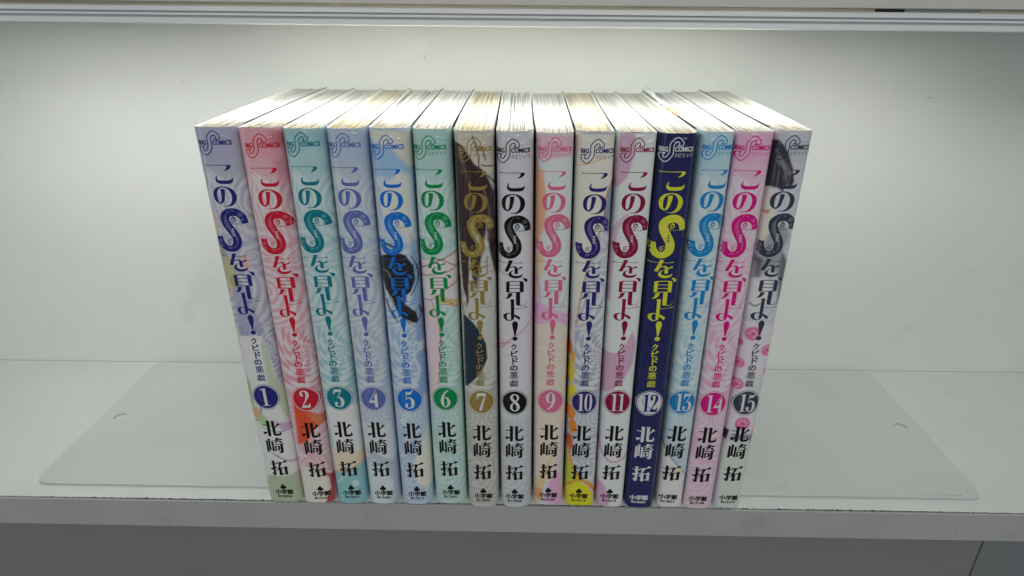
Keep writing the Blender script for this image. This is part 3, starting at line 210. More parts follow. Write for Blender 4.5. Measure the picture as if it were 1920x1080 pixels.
# artwork patches per volume: kind (0 area, 1 line, 2 oval), points, colour, softness, strength
ART={1:[(0,[(-6.5,180.0),(9.3,178.7),(9.3,174.3),(5.5,175.0),(7.3,167.1),(5.6,165.2),(-9.5,168.5)],(172,170,198),2,0.8),(0,[(-11.2,146.7),(-6.5,148.1),(-5.0,141.7),(-6.1,130.2),(-3.6,125.9),(-3.7,109.1),(-10.7,112.2),(-10.8,133.7)],(204,188,172),0.8,0.8),(2,[(-4.9,122.2),(3.2,6.3)],(182,184,138),0.8,0.8),(2,[(-3.3,116.9),(2.0,3.2)],(160,165,90),0.6,0.8),(2,[(2.2,125.5),(1.8,3.7)],(235,170,170),0.8,0.8),(0,[(-5.2,113.8),(2.5,112.9),(3.5,99.2),(5.6,92.6),(-6.4,91.6)],(150,150,190),0.8,0.6),(0,[(-7.0,91.4),(3.7,91.5),(4.8,83.5),(5.8,72.6),(7.6,64.2),(9.1,58.0),(10.9,41.8),(8.2,-4.0),(-12.5,-5.1),(-10.3,44.4),(-8.2,71.7)],(222,226,236),0.3,1.0),(0,[(3.6,91.0),(4.8,83.5),(5.5,72.6),(8.1,63.8),(8.9,53.6),(7.3,46.4),(5.5,55.8),(2.2,64.7),(2.2,75.7),(2.4,86.4)],(188,200,176),0.6,1.0),(0,[(-8.1,74.4),(-6.0,67.5),(-6.2,55.6),(-9.9,53.3)],(165,185,150),0.4,1.0),(2,[(-6.1,52.1),(2.0,3.4)],(225,165,135),0.4,1.0),(1,[(-3.7,57.4),(-3.6,52.5),(-4.8,48.6),(-7.3,47.6)],(90,60,60),0.15,1.0,0.35),(0,[(-4.0,53.1),(-0.7,47.4),(2.3,43.0),(-2.5,44.4),(-6.0,46.9)],(175,200,150),0.4,1.0),(0,[(1.8,47.5),(8.1,45.7),(8.8,41.8),(4.5,41.9)],(200,170,205),0.6,1.0),(0,[(-3.6,30.8),(3.2,25.6),(7.5,23.1),(-0.3,26.9)],(185,205,160),0.4,1.0),(1,[(-3.6,30.8),(2.1,26.3),(7.9,23.9)],(140,130,160),0.15,1.0,0.4),(1,[(-5.1,44.1),(2.1,41.5),(8.3,42.5)],(150,140,175),0.15,1.0,0.3),(0,[(-10.1,8.4),(-6.1,16.8),(0.4,15.9),(8.2,17.6),(7.8,-3.1),(-12.8,-6.8)],(176,190,162),0.6,1.0),(0,[(10.5,63.7),(12.7,60.9),(11.6,26.5),(8.9,-2.9),(8.0,1.8),(8.9,35.7)],(120,90,100),1.4,0.8),(0,[(-10.4,136.0),(-5.5,136.0),(-4.8,128.1),(-9.4,127.6)],(150,140,140),0.8,0.7)],2:[(0,[(-7.6,180.3),(7.7,179.9),(7.8,167.7),(7.4,157.3),(1.0,168.5),(-7.7,174.3)],(228,150,165),3,0.8),(0,[(-6.0,61.2),(-0.2,55.0),(7.0,50.0),(8.5,45.9),(3.5,45.9),(0.1,42.1),(-2.1,37.2),(-7.1,35.4)],(226,80,45),0.8,1.0),(0,[(-0.5,53.0),(7.1,50.3),(8.6,46.5),(3.5,45.9)],(214,130,95),1.2,0.8),(0,[(-7.4,23.5),(1.0,19.5),(4.8,16.1),(5.5,10.2),(3.5,4.5),(0.4,-0.0),(-9.2,-1.8)],(238,218,208),0.3,1.0),(0,[(1.2,21.1),(6.2,15.9),(5.1,-1.2),(0.9,-0.1),(4.5,9.1),(4.3,15.7)],(185,70,80),0.5,1.0),(2,[(5.4,176.0),(2.7,3.2)],(190,70,70),2,0.5),(0,[(4.0,168.5),(6.2,168.2),(4.3,110.1),(3.6,57.0),(3.6,89.9),(4.3,138.4)],(170,60,80),1.5,0.35)],5:[(1,[(-7.5,124.4),(-5.9,120.0),(-5.1,114.1),(-3.4,106.9)],(150,155,165),0.15,1.0,0.18),(1,[(-6.4,125.2),(-4.1,119.8),(-2.8,113.6)],(130,135,145),0.15,1.0,0.18),(1,[(-1.4,103.3),(2.2,100.0),(4.5,97.5)],(40,40,50),0.15,1.0,0.2),(0,[(-7.5,180.2),(8.4,180.0),(8.8,168.2),(7.9,164.9),(1.7,173.1),(-6.4,176.4)],(214,212,200),1.0,1.0),(0,[(-6.6,174.8),(1.6,172.7),(7.9,164.9),(7.6,142.9),(1.8,162.8),(-6.8,162.4)],(150,185,220),1.5,0.9),(0,[(3.7,165.3),(7.4,162.5),(7.4,143.0),(7.2,131.6),(2.1,141.2),(-4.2,143.3),(-3.4,156.4)],(218,218,208),1.2,0.9),(0,[(6.1,138.7),(7.6,131.5),(7.6,99.7),(7.5,61.8),(4.2,63.1),(5.2,110.5)],(120,160,205),1.0,0.8),(0,[(-7.6,129.0),(-1.9,131.7),(3.4,130.3),(6.2,125.3),(6.4,118.8),(4.3,113.6),(0.1,110.7),(2.2,107.8),(5.8,104.2),(6.4,100.2),(5.1,99.0),(0.3,101.8),(-2.0,104.5),(-3.7,110.6),(-6.4,115.1),(-7.9,121.3)],(24,24,32),0.15,1.0),(1,[(-4.9,135.4),(-1.1,133.7),(0.4,133.1)],(24,24,32),0.15,1.0,0.8),(1,[(-7.5,119.6),(-7.2,112.4),(-4.4,103.1),(-1.7,99.7)],(60,60,70),0.15,1.0,0.3),(1,[(-6.4,110.2),(-4.5,104.3),(-2.9,101.2)],(40,40,50),0.15,1.0,0.3),(1,[(1.2,100.8),(-0.8,98.7)],(40,40,50),0.15,1.0,0.3),(1,[(3.8,99.4),(4.3,100.6)],(30,30,40),0.15,1.0,0.3),(1,[(5.5,129.6),(7.2,124.6),(7.1,117.4),(4.2,111.9)],(60,60,60),0.15,1.0,0.25),(1,[(-7.7,123.1),(-4.3,122.6),(-2.6,115.6)],(130,140,150),0.15,1.0,0.3),(1,[(7.0,106.4),(7.4,101.9),(5.5,98.9)],(50,50,60),0.15,1.0,0.25),(1,[(4.0,90.3),(6.5,87.2),(3.5,83.0),(5.3,76.8),(4.0,70.1),(1.0,68.3)],(196,212,226),0.15,1.0,1.0),(2,[(6.9,87.1),(1.6,2.4)],(200,214,226),0.3,1.0),(1,[(-6.1,70.6),(-2.2,73.0),(1.7,77.1)],(196,212,226),0.15,1.0,0.8),(2,[(-1.4,52.4),(2.3,2.1)],(196,212,222),0.3,1.0),(2,[(-3.6,48.7),(1.6,1.8)],(206,216,218),0.3,1.0),(1,[(-4.1,45.7),(-8.0,35.4),(-7.1,23.5),(-9.6,11.4)],(170,198,224),0.15,1.0,0.8),(0,[(6.7,47.8),(7.5,31.6),(7.4,12.5),(4.4,9.7),(0.6,13.3),(-1.9,21.3),(1.3,30.8),(5.0,39.5)],(222,220,208),0.4,1.0),(1,[(6.7,47.8),(4.8,39.5),(1.3,30.8),(-1.9,21.3)],(190,205,225),0.15,1.0,0.4),(1,[(-6.2,127.6),(-5.9,120.0),(-4.8,111.5),(-0.4,103.8)],(70,74,86),0.12,0.6,0.1),(1,[(-5.0,127.7),(-4.5,120.2),(-3.7,111.6),(0.7,103.8)],(70,74,86),0.12,0.6,0.1),(1,[(-3.8,127.9),(-3.1,120.3),(-2.5,111.7),(1.8,103.8)],(70,74,86),0.12,0.6,0.1),(1,[(-2.7,127.9),(-1.8,120.4),(-1.4,111.7),(3.0,103.7)],(70,74,86),0.12,0.6,0.1),(1,[(-1.6,128.0),(-0.4,120.4),(-0.2,111.7),(4.1,103.7)],(70,74,86),0.12,0.6,0.1)],3:[(0,[(-7.4,179.7),(8.1,179.3),(8.0,174.9),(-6.7,169.8)],(150,190,198),2,0.9),(0,[(-6.7,55.5),(4.3,57.8),(9.4,51.3),(7.5,28.5),(2.0,26.2),(-5.3,29.5)],(226,224,232),0.4,1.0),(0,[(-7.1,32.7),(1.3,30.5),(6.9,30.8),(7.4,23.2),(4.6,23.2),(0.1,20.6),(-7.3,19.5)],(236,208,182),0.9,1.0),(1,[(-8.1,18.6),(-1.2,19.9),(3.5,22.2),(7.0,24.4)],(230,150,100),0.15,1.0,0.6),(0,[(-7.1,18.3),(-0.8,19.3),(3.5,21.6),(8.5,23.2),(6.8,-3.1),(-9.2,-3.2)],(140,192,198),0.4,1.0),(2,[(2.2,12.1),(1.6,1.8)],(190,222,222),0.5,1.0),(1,[(-6.6,11.7),(-2.9,16.6),(1.6,18.0)],(175,212,215),0.15,1.0,0.8),(1,[(-5.9,3.8),(-1.1,10.3),(2.9,6.8)],(150,202,206),0.15,1.0,0.7)],4:[(0,[(-7.0,179.6),(8.4,178.9),(8.3,167.5),(-1.8,168.3),(-6.9,172.0)],(172,188,210),2,0.8),(0,[(-7.7,46.9),(6.9,47.1),(7.1,28.6),(5.1,23.5),(-3.2,28.5),(-7.1,32.2)],(206,212,216),1,1.0),(0,[(-7.0,32.9),(-3.3,27.6),(1.9,23.3),(5.1,13.9),(4.8,4.1),(4.0,0.3),(7.1,-1.6),(7.6,27.2),(5.3,25.9),(-1.7,30.2)],(178,186,200),0.5,1.0),(0,[(-6.2,24.8),(1.3,22.4),(4.9,12.3),(2.5,1.2),(-7.4,-0.6)],(206,218,222),0.4,1.0)],6:[(0,[(-7.4,179.9),(8.5,179.5),(8.5,173.5),(-5.7,171.0)],(165,205,200),2,0.8),(0,[(-8.3,128.1),(0.6,128.4),(7.9,130.7),(7.1,106.1),(-5.6,108.6),(-7.3,119.4)],(232,212,214),0.5,1.0),(1,[(-8.5,123.3),(-1.0,126.9),(8.1,131.0)],(160,80,85),0.15,1.0,0.3),(1,[(-7.2,120.6),(2.1,122.2),(7.7,124.3)],(160,80,85),0.15,1.0,0.3),(1,[(-7.5,109.5),(-2.0,110.5),(3.9,115.4),(7.6,117.5)],(160,80,85),0.15,1.0,0.3),(1,[(-1.5,128.8),(3.4,127.4),(7.9,124.2)],(160,80,85),0.15,1.0,0.3),(1,[(-0.8,110.5),(4.6,107.4),(7.3,106.3)],(160,80,85),0.15,1.0,0.3),(0,[(-1.2,112.5),(7.5,109.2),(7.4,106.7),(-0.5,108.5)],(240,180,135),0.4,1.0),(0,[(-8.4,108.1),(-3.6,109.9),(-1.0,100.4),(-0.8,87.4),(-2.0,73.9),(-3.4,66.8),(-7.8,54.1),(-8.6,76.9)],(230,202,208),0.3,1.0),(1,[(-3.6,109.9),(-1.0,100.4),(-0.8,87.4),(-2.8,68.3)],(190,120,125),0.15,1.0,0.25),(2,[(-7.2,51.6),(0.7,2.4)],(205,190,235),0.4,1.0)],7:[(0,[(-8.6,180.3),(7.4,179.7),(7.6,164.9),(1.7,163.8),(-4.2,171.9),(-8.3,177.2)],(200,194,180),0.6,1.0),(0,[(-8.8,177.0),(-4.9,175.5),(-2.6,172.0),(-0.3,168.3),(2.7,166.2),(4.7,162.6),(6.8,156.9),(7.0,143.7),(7.1,120.5),(4.8,132.9),(3.7,144.3),(2.0,133.1),(0.8,126.2),(0.0,111.8),(-2.4,121.4),(-3.4,133.1),(-4.5,109.1),(-6.6,116.2),(-7.9,143.8)],(50,32,34),0.3,1.0),(1,[(-1.0,179.0),(0.9,173.0),(1.3,167.9),(0.0,163.8)],(80,55,58),0.15,1.0,0.35),(1,[(0.9,173.0),(2.5,175.0),(3.8,169.9)],(80,55,58),0.15,1.0,0.35),(1,[(2.4,167.9),(6.7,167.1)],(80,55,58),0.15,1.0,0.35),(1,[(1.3,165.8),(4.7,163.6),(7.2,159.9)],(80,55,58),0.15,1.0,0.35),(1,[(-7.9,120.7),(-7.4,108.6),(-6.1,103.9)],(80,55,58),0.15,1.0,0.35),(1,[(-5.1,121.2),(-5.0,107.8)],(80,55,58),0.15,1.0,0.35),(1,[(-1.6,133.1),(-1.1,121.4)],(80,55,58),0.15,1.0,0.35),(1,[(-5.8,173.9),(-2.6,157.4),(-2.3,139.9)],(105,80,80),0.4,1.0,0.6),(1,[(2.8,159.5),(5.0,148.6),(4.4,137.5)],(100,78,78),0.4,1.0,0.5),(0,[(2.0,130.8),(6.1,120.9),(6.6,74.6),(-5.1,75.2),(-7.0,105.0),(-1.8,111.8)],(196,196,190),1.2,0.8),(0,[(-7.0,104.5),(-3.2,101.2),(0.1,96.7),(2.7,90.2),(3.0,83.0),(0.8,76.9),(-2.8,72.2),(-7.4,67.3)],(22,42,58),0.2,1.0),(1,[(-7.0,104.7),(-3.2,101.5),(0.3,96.7),(2.9,90.2),(3.3,83.0),(0.8,76.6),(-3.1,71.6)],(215,210,190),0.15,1.0,0.25),(1,[(-6.0,169.8),(-5.3,153.0),(-6.5,132.8)],(34,22,24),0.15,0.7,0.12),(1,[(-4.8,168.0),(-4.2,153.1),(-5.3,127.8)],(92,66,64),0.15,0.7,0.12),(1,[(-3.6,166.2),(-3.2,153.1),(-4.1,122.8)],(34,22,24),0.15,0.7,0.12),(1,[(-2.4,164.4),(-2.1,153.2),(-2.5,133.1)],(92,66,64),0.15,0.7,0.12),(1,[(-1.2,162.5),(-1.1,153.2),(-1.3,128.1)],(34,22,24),0.15,0.7,0.12),(1,[(-0.1,160.6),(-0.0,153.2),(-0.2,122.9)],(92,66,64),0.15,0.7,0.12),(1,[(1.1,158.7),(1.0,153.2),(1.4,133.2)],(34,22,24),0.15,0.7,0.12),(1,[(2.3,156.8),(2.0,153.2),(2.6,128.0)],(92,66,64),0.15,0.7,0.12),(1,[(3.5,154.8),(3.1,153.1),(3.8,122.8)],(34,22,24),0.15,0.7,0.12)],8:[(0,[(4.4,140.4),(7.9,139.5),(8.3,56.6),(4.6,91.8)],(200,150,170),1.5,0.55),(0,[(-7.2,179.9),(7.3,180.1),(7.6,144.2),(-7.4,143.5)],(206,206,214),2,0.9),(0,[(-7.4,143.5),(7.6,139.7),(7.8,63.4),(-7.5,61.2)],(214,210,218),2,0.9),(1,[(-7.8,88.4),(-2.3,92.4),(3.4,97.1),(7.0,101.6)],(200,140,165),0.3,0.8,0.4),(1,[(-7.0,92.8),(-4.6,91.1),(-1.2,91.4)],(200,140,165),0.3,0.8,0.4),(1,[(-6.5,124.7),(-3.2,123.0),(2.3,121.9)],(200,140,165),0.3,0.8,0.4),(1,[(-7.8,86.5),(-3.5,90.5)],(200,140,165),0.3,0.8,0.4),(0,[(-8.0,62.1),(7.8,63.4),(5.9,52.9),(-7.6,50.4)],(208,212,218),2,0.8)],9:[(0,[(-8.0,179.7),(7.7,179.3),(7.1,171.5),(-7.5,169.4)],(224,178,192),1.2,0.9),(0,[(-7.5,169.4),(-4.4,163.6),(-3.0,153.1),(-3.7,144.3),(-5.7,137.3),(-7.4,132.2)],(228,164,128),0.9,1.0),(0,[(-4.4,169.8),(7.1,171.5),(8.9,131.6),(2.9,118.9),(-2.5,121.3),(-4.4,132.9),(-2.1,148.8)],(214,222,222),0.8,0.8),(0,[(-7.4,132.2),(-3.9,130.6),(-5.9,116.1),(-7.4,105.6)],(238,190,150),1,1.0),(0,[(-7.7,110.4),(-1.4,107.9),(8.0,102.8),(8.6,96.6),(1.0,101.6),(-7.4,98.0)],(222,170,205),0.6,1.0),(1,[(-7.6,102.9),(-5.5,111.3),(-6.4,120.8)],(220,160,200),0.4,1.0,0.8),(1,[(-6.8,110.9),(0.9,105.4),(8.5,99.7)],(240,200,225),0.15,1.0,0.4),(0,[(-7.8,98.1),(1.0,101.6),(8.2,96.6),(7.1,48.1),(6.8,20.8),(2.7,15.7),(-7.2,10.8)],(228,208,194),0.5,1.0),(0,[(-7.0,14.3),(-2.5,22.1),(-0.1,28.5),(2.3,34.6),(-0.0,25.4),(-2.4,12.4),(-4.3,2.3),(-6.9,1.1)],(236,196,150),0.5,1.0),(0,[(5.0,49.3),(8.2,47.0),(7.2,23.3),(5.5,5.2),(4.0,25.1)],(206,200,206),0.5,1.0),(0,[(-2.8,2.5),(0.2,14.2),(2.6,22.1),(5.2,18.4),(7.3,1.9),(5.7,0.2)],(228,170,208),0.4,1.0),(2,[(-4.9,7.1),(2.0,3.7)],(222,140,90),1.0,0.8),(1,[(-7.3,90.2),(-5.3,92.5),(-2.9,91.2)],(204,184,170),0.2,0.7,0.15),(1,[(-7.3,83.9),(-5.2,86.2),(-2.9,84.9)],(204,184,170),0.2,0.7,0.15),(1,[(-7.2,77.4),(-5.1,79.8),(-2.8,78.5)],(204,184,170),0.2,0.7,0.15),(1,[(-7.2,70.8),(-5.1,73.2),(-2.7,71.9)],(204,184,170),0.2,0.7,0.15),(1,[(-7.1,64.1),(-5.0,66.6),(-2.6,65.2)],(204,184,170),0.2,0.7,0.15),(1,[(-7.1,57.2),(-4.9,59.7),(-2.5,58.4)],(204,184,170),0.2,0.7,0.15),(1,[(-7.0,50.2),(-4.8,52.8),(-2.4,51.4)],(204,184,170),0.2,0.7,0.15),(1,[(-7.0,43.1),(-4.8,45.7),(-2.3,44.3)],(204,184,170),0.2,0.7,0.15),(1,[(-6.9,35.9),(-4.7,38.5),(-2.2,37.1)],(204,184,170),0.2,0.7,0.15),(1,[(-6.9,28.4),(-4.6,31.2),(-2.1,29.7)],(204,184,170),0.2,0.7,0.15)],10:[(0,[(-8.7,180.4),(6.7,180.0),(6.8,163.4),(4.3,157.9),(2.9,144.9),(-0.2,131.4),(-3.5,117.0),(-5.5,101.9),(-6.9,91.1),(-8.2,148.7)],(228,218,206),0.4,1.0),(1,[(-8.1,168.1),(-2.2,169.6),(2.8,171.6)],(232,180,130),0.15,1.0,0.4),(1,[(6.8,163.4),(4.3,157.5),(3.3,146.0),(-0.3,131.8),(-3.5,117.0),(-5.4,99.3)],(190,130,90),0.15,1.0,0.35),(0,[(6.2,162.8),(7.7,162.4),(5.9,140.0),(3.3,144.9),(4.4,155.8)],(110,125,145),0.5,0.8),(2,[(-7.4,86.9),(1.1,3.7)],(228,120,40),0.4,1.0),(2,[(-5.9,82.9),(0.9,3.2)],(232,170,50),0.4,1.0),(2,[(-6.5,75.1),(1.4,5.3)],(240,200,45),0.4,1.0),(2,[(-5.6,64.1),(1.8,5.3)],(242,205,50),0.4,1.0),(2,[(-5.9,53.9),(2.0,4.2)],(236,140,40),0.4,1.0),(2,[(-4.7,46.9),(1.8,3.7)],(232,130,40),0.4,1.0),(2,[(-5.8,37.5),(1.4,4.7)],(200,90,30),0.4,1.0),(0,[(-7.1,33.5),(-5.5,28.3),(-2.2,21.0),(0.6,14.7),(-6.8,9.6)],(196,200,60),0.4,1.0),(1,[(-6.2,34.2),(-4.4,26.1),(-0.6,17.9),(4.5,14.4),(7.2,9.6)],(225,150,40),0.3,1.0,0.7),(0,[(-7.3,9.0),(-2.0,15.3),(3.2,13.6),(6.8,6.8),(6.7,-1.5),(-6.9,-2.3)],(240,214,30),0.3,1.0),(1,[(-6.9,11.3),(-2.0,16.2),(3.2,14.6),(7.0,8.9)],(232,150,30),0.15,1.0,0.8)],11:[(0,[(-8.5,179.8),(7.7,179.5),(14.6,89.8),(-10.6,84.1),(-8.4,147.8)],(218,222,224),0.3,1.0),(0,[(-10.9,89.5),(14.6,95.1),(8.5,-3.5),(-6.8,-2.3)],(218,222,224),0.3,1.0),(0,[(-6.9,180.4),(-1.6,180.2),(-1.5,173.3),(-3.2,164.0),(-6.8,159.1),(-8.2,159.1),(-7.8,169.8)],(204,168,192),0.3,1.0),(1,[(-2.6,148.0),(-6.3,142.1),(-7.2,128.1),(-7.4,111.1)],(206,172,194),0.5,0.8,1.5),(0,[(-8.4,85.5),(-5.9,86.0),(-2.5,86.0),(1.1,89.7),(3.8,96.8),(5.7,91.2),(5.1,80.8),(1.9,73.0),(-2.5,67.4),(-7.6,64.5)],(204,166,192),0.3,1.0),(1,[(-8.0,63.4),(-8.0,50.3),(-6.7,36.9),(-3.7,29.5),(0.2,27.0),(4.6,29.3),(6.3,32.4)],(206,166,190),0.25,1.0,0.9),(0,[(-7.3,16.1),(-4.0,14.4),(-1.1,8.3),(-0.1,0.7),(-6.8,-1.6)],(208,170,196),0.3,1.0)],13:[(0,[(-8.3,178.8),(5.7,178.7),(6.1,168.4),(-7.8,166.7)],(168,205,218),2,0.8),(0,[(-7.1,44.4),(3.2,50.3),(4.6,32.1),(3.1,25.6),(-0.6,28.8),(-5.3,37.0)],(186,204,212),0.6,1.0),(0,[(-6.7,40.2),(-4.0,33.5),(-0.5,27.9),(5.0,21.1),(8.0,-1.3),(-5.3,0.7),(-6.4,27.0)],(236,228,222),0.3,1.0),(1,[(-6.5,38.8),(-4.0,33.5),(-0.6,28.5),(5.6,20.9)],(110,120,130),0.15,1.0,0.35),(2,[(2.8,21.9),(1.8,3.2)],(240,205,175),1,0.8)],14:[(0,[(-7.0,178.9),(7.2,179.2),(8.2,168.6),(-6.9,168.8)],(226,170,200),2,0.8)],15:[(0,[(-7.0,178.8),(7.7,178.7),(8.1,168.4),(-6.8,168.7)],(190,190,202),1.5,0.9),(0,[(-7.1,176.2),(-5.2,176.7),(-1.5,172.3),(1.2,166.2),(2.8,161.1),(1.8,158.6),(-0.2,160.1),(-0.8,156.9),(-3.1,158.5),(-5.3,158.8),(-6.8,158.4)],(52,52,62),0.4,1.0),(1,[(-5.7,173.0),(-2.2,167.2),(0.2,160.1)],(110,110,120),0.4,1.0,0.5),(1,[(-4.0,169.2),(0.3,164.2)],(140,138,148),0.8,0.7,1.0),(0,[(-7.1,158.2),(-4.4,157.6),(-1.9,144.0),(-3.2,137.3),(-6.7,136.6)],(234,216,204),0.6,1.0),(0,[(-6.9,148.7),(-4.2,150.0),(-4.8,147.7)],(190,130,110),0.5,1.0),(0,[(-3.6,139.5),(1.9,144.1),(5.1,139.4),(3.1,132.8),(8.5,124.5),(7.6,119.7),(-1.4,126.0),(-3.7,121.2),(-6.3,130.0)],(150,152,160),1.2,0.9),(0,[(-6.3,130.0),(-3.9,129.1),(-3.9,121.2),(-5.8,120.8)],(70,72,82),0.8,0.8),(0,[(3.1,132.8),(6.3,127.6),(7.5,114.9),(5.1,108.9),(3.4,123.6)],(90,92,102),0.8,0.8),(0,[(-7.2,119.9),(-0.6,121.3),(2.3,111.7),(-2.2,104.4),(-6.9,103.2)],(238,230,222),1,0.9),(1,[(-5.8,109.2),(-3.8,108.2),(-2.1,109.3)],(60,50,50),0.15,1.0,0.35),(0,[(-6.8,100.8),(8.8,100.0),(11.5,56.8),(9.0,42.1),(-6.6,43.5)],(240,214,226),1,0.9),(2,[(-2.6,95.3),(3.2,3.3)],(232,110,158),0.6,1.0),(1,[(-4.0,95.1),(-2.8,97.0),(-1.0,95.3),(-2.3,93.5)],(244,170,200),0.3,1.0,0.4),(1,[(-3.2,95.6),(-1.6,95.0)],(205,70,130),0.3,1.0,0.4),(2,[(7.9,94.9),(2.0,2.1)],(232,110,158),0.6,1.0),(1,[(5.8,96.1),(7.7,96.0),(8.9,94.9),(8.1,93.7)],(244,170,200),0.3,1.0,0.4),(1,[(7.4,95.1),(8.5,94.7)],(205,70,130),0.3,1.0,0.4),(2,[(4.9,87.4),(2.7,2.8)],(232,110,158),0.6,1.0),(1,[(3.3,87.7),(4.6,89.1),(7.6,85.7),(5.2,85.7)],(244,170,200),0.3,1.0,0.4),(1,[(4.1,87.9),(6.3,86.4)],(205,70,130),0.3,1.0,0.4),(2,[(-6.1,80.4),(2.3,2.4)],(232,110,158),0.6,1.0),(1,[(-6.9,79.9),(-6.2,81.7),(-5.2,80.8),(-5.9,79.2)],(244,170,200),0.3,1.0,0.4),(1,[(-6.5,80.5),(-5.5,80.4)],(205,70,130),0.3,1.0,0.4),(2,[(-5.4,69.9),(2.7,2.8)],(232,110,158),0.6,1.0),(1,[(-6.5,69.3),(-5.6,71.4),(-4.1,70.2),(-5.2,68.3)],(244,170,200),0.3,1.0,0.4),(1,[(-5.9,70.0),(-4.6,69.8)],(205,70,130),0.3,1.0,0.4),(2,[(-0.2,49.3),(3.4,3.6)],(232,110,158),0.6,1.0),(1,[(-2.0,49.2),(-0.5,51.4),(1.7,49.2),(0.2,47.1)],(244,170,200),0.3,1.0,0.4),(1,[(-1.0,49.7),(1.0,48.8)],(205,70,130),0.3,1.0,0.4),(2,[(7.3,45.0),(2.5,2.6)],(232,110,158),0.6,1.0),(1,[(4.7,47.2),(7.0,46.7),(8.7,45.0),(7.6,43.4)],(244,170,200),0.3,1.0,0.4),(1,[(5.8,46.9),(8.2,44.7)],(205,70,130),0.3,1.0,0.4),(2,[(-7.2,90.0),(1.8,1.9)],(232,110,158),0.6,1.0),(1,[(-7.8,89.5),(-7.2,90.7),(-6.7,90.6),(-7.1,89.1)],(244,170,200),0.3,1.0,0.4),(1,[(-7.3,89.7),(-6.9,90.2)],(205,70,130),0.3,1.0,0.4),(2,[(7.3,76.3),(2.3,2.4)],(232,110,158),0.6,1.0),(1,[(4.8,78.1),(6.4,78.6),(8.5,76.3),(7.5,75.0)],(244,170,200),0.3,1.0,0.4),(1,[(5.7,78.0),(8.0,76.1)],(205,70,130),0.3,1.0,0.4),(2,[(7.9,63.9),(1.8,1.9)],(232,110,158),0.6,1.0),(1,[(6.2,65.0),(7.7,65.0),(8.9,63.9),(8.1,62.7)],(244,170,200),0.3,1.0,0.4),(1,[(7.5,64.1),(8.5,63.6)],(205,70,130),0.3,1.0,0.4),(0,[(-7.4,44.8),(-5.2,45.4),(-5.8,39.5),(-7.1,39.8)],(30,30,34),0.3,1.0),(0,[(-4.1,43.9),(7.6,43.2),(7.9,36.6),(3.1,41.1),(-3.6,39.9)],(120,125,135),0.6,0.9),(0,[(-7.6,36.9),(-3.5,39.3),(7.8,37.2),(11.2,-4.1),(-4.6,-1.2)],(206,214,206),0.5,1.0),(0,[(-3.4,75.7),(8.7,73.6),(8.1,48.0),(1.4,59.3)],(200,205,205),2,0.5),(1,[(-6.4,173.9),(-4.6,166.1),(-4.6,158.4)],(30,30,38),0.15,0.7,0.12),(1,[(-5.7,173.0),(-3.7,166.1),(-3.5,158.5)],(118,118,128),0.15,0.7,0.12),(1,[(-4.9,172.1),(-2.8,166.2),(-2.3,158.6)],(30,30,38),0.15,0.7,0.12),(1,[(-4.0,171.2),(-1.8,166.2),(-1.1,158.6)],(118,118,128),0.15,0.7,0.12),(1,[(-3.1,170.2),(-0.9,166.2),(0.1,158.6)],(30,30,38),0.15,0.7,0.12),(1,[(-2.2,169.3),(0.1,166.2),(1.3,158.6)],(118,118,128),0.15,0.7,0.12),(1,[(-1.2,168.3),(1.2,166.2),(2.6,158.6)],(30,30,38),0.15,0.7,0.12)]}

# ------------------------------------------------------------------ book geometry (mm)
NB = 15
XT = [-117.99,-100.97,-84.42,-67.92,-51.68,-35.09,-19.16,-2.87,12.35,27.73,43.06,58.74,74.18,87.77,102.32,116.63]
XB = [-116.77,-99.37,-83.09,-67.4,-51.23,-34.84,-18.25,-2.36,13.48,28.87,43.96,58.1,73.36,86.9,101.3,114.9]
XK = [-118.4,-101.6,-86,-70.6,-55.5,-37,-20,-4.7,11.5,28.3,44.3,57,71.5,88,102.4,118.4]
YF = [-0.16,-0.44,-0.43,-0.42,-0.12,0.5,-1.52,-0.93,0.85,0.85,0.24,-0.05,0.81,0.21,0.78]
HH = [182.27,181.98,181.84,181.9,181.91,181.66,181.3,180.86,180.4,180.66,180.64,180.56,181.05,181.22,181.57]
FR = [(.24,-.18,.67,2.36),(1.48,.86,-.02,1.35),(.79,.34,.81,1.96),(.38,-.25,.77,1.72),(.45,-.28,.25,1.02),(.3,-.49,.67,.76),(.55,.77,.58,.56),(-.31,-.31,0,0),(.28,.28,-.23,.19),(.29,1.08,-.56,-.41),(.31,.71,.09,.19),(-.36,-.26,.07,.59),(.14,1.52,.18,1.22),(-.3,-.23,.04,1.18),(.41,.03,.38,1.34)]
AL = [3.5,3.2,6,8.5,8,8,9,8.5,8,9.5,8.5,8.5,9,4.5,8]      # how deep the left / right spine edge rounds back
AR = [7,9.5,8,8.5,9,8,8.5,9,7,3.4,3.0,7,2.8,3.4,2.6]
GJ = [.15,1.6,.2,.3,1.4,.6,1.2,1.8,.2,1.9,1.9,.7,.15,1.2,.2]   # slack between jacket and cover at the spine
DEP = 122.0
N_ = 3.3
BG = .42
BGB = .16
def spine(t, a):           # t in -1..1
    t = np.clip(np.abs(t), 0, 1); return a*(1-(1-t**N_)**(1/N_))
def edges(i, z):
    k = (z-11)/171.0
    return XB[i]+(XT[i]-XB[i])*k+BG, XB[i+1]+(XT[i+1]-XB[i+1])*k-BG
BOW = [rng.uniform(-.5, .5) for _ in range(16)]; BOW[0] = -.6; BOW[15] = .4
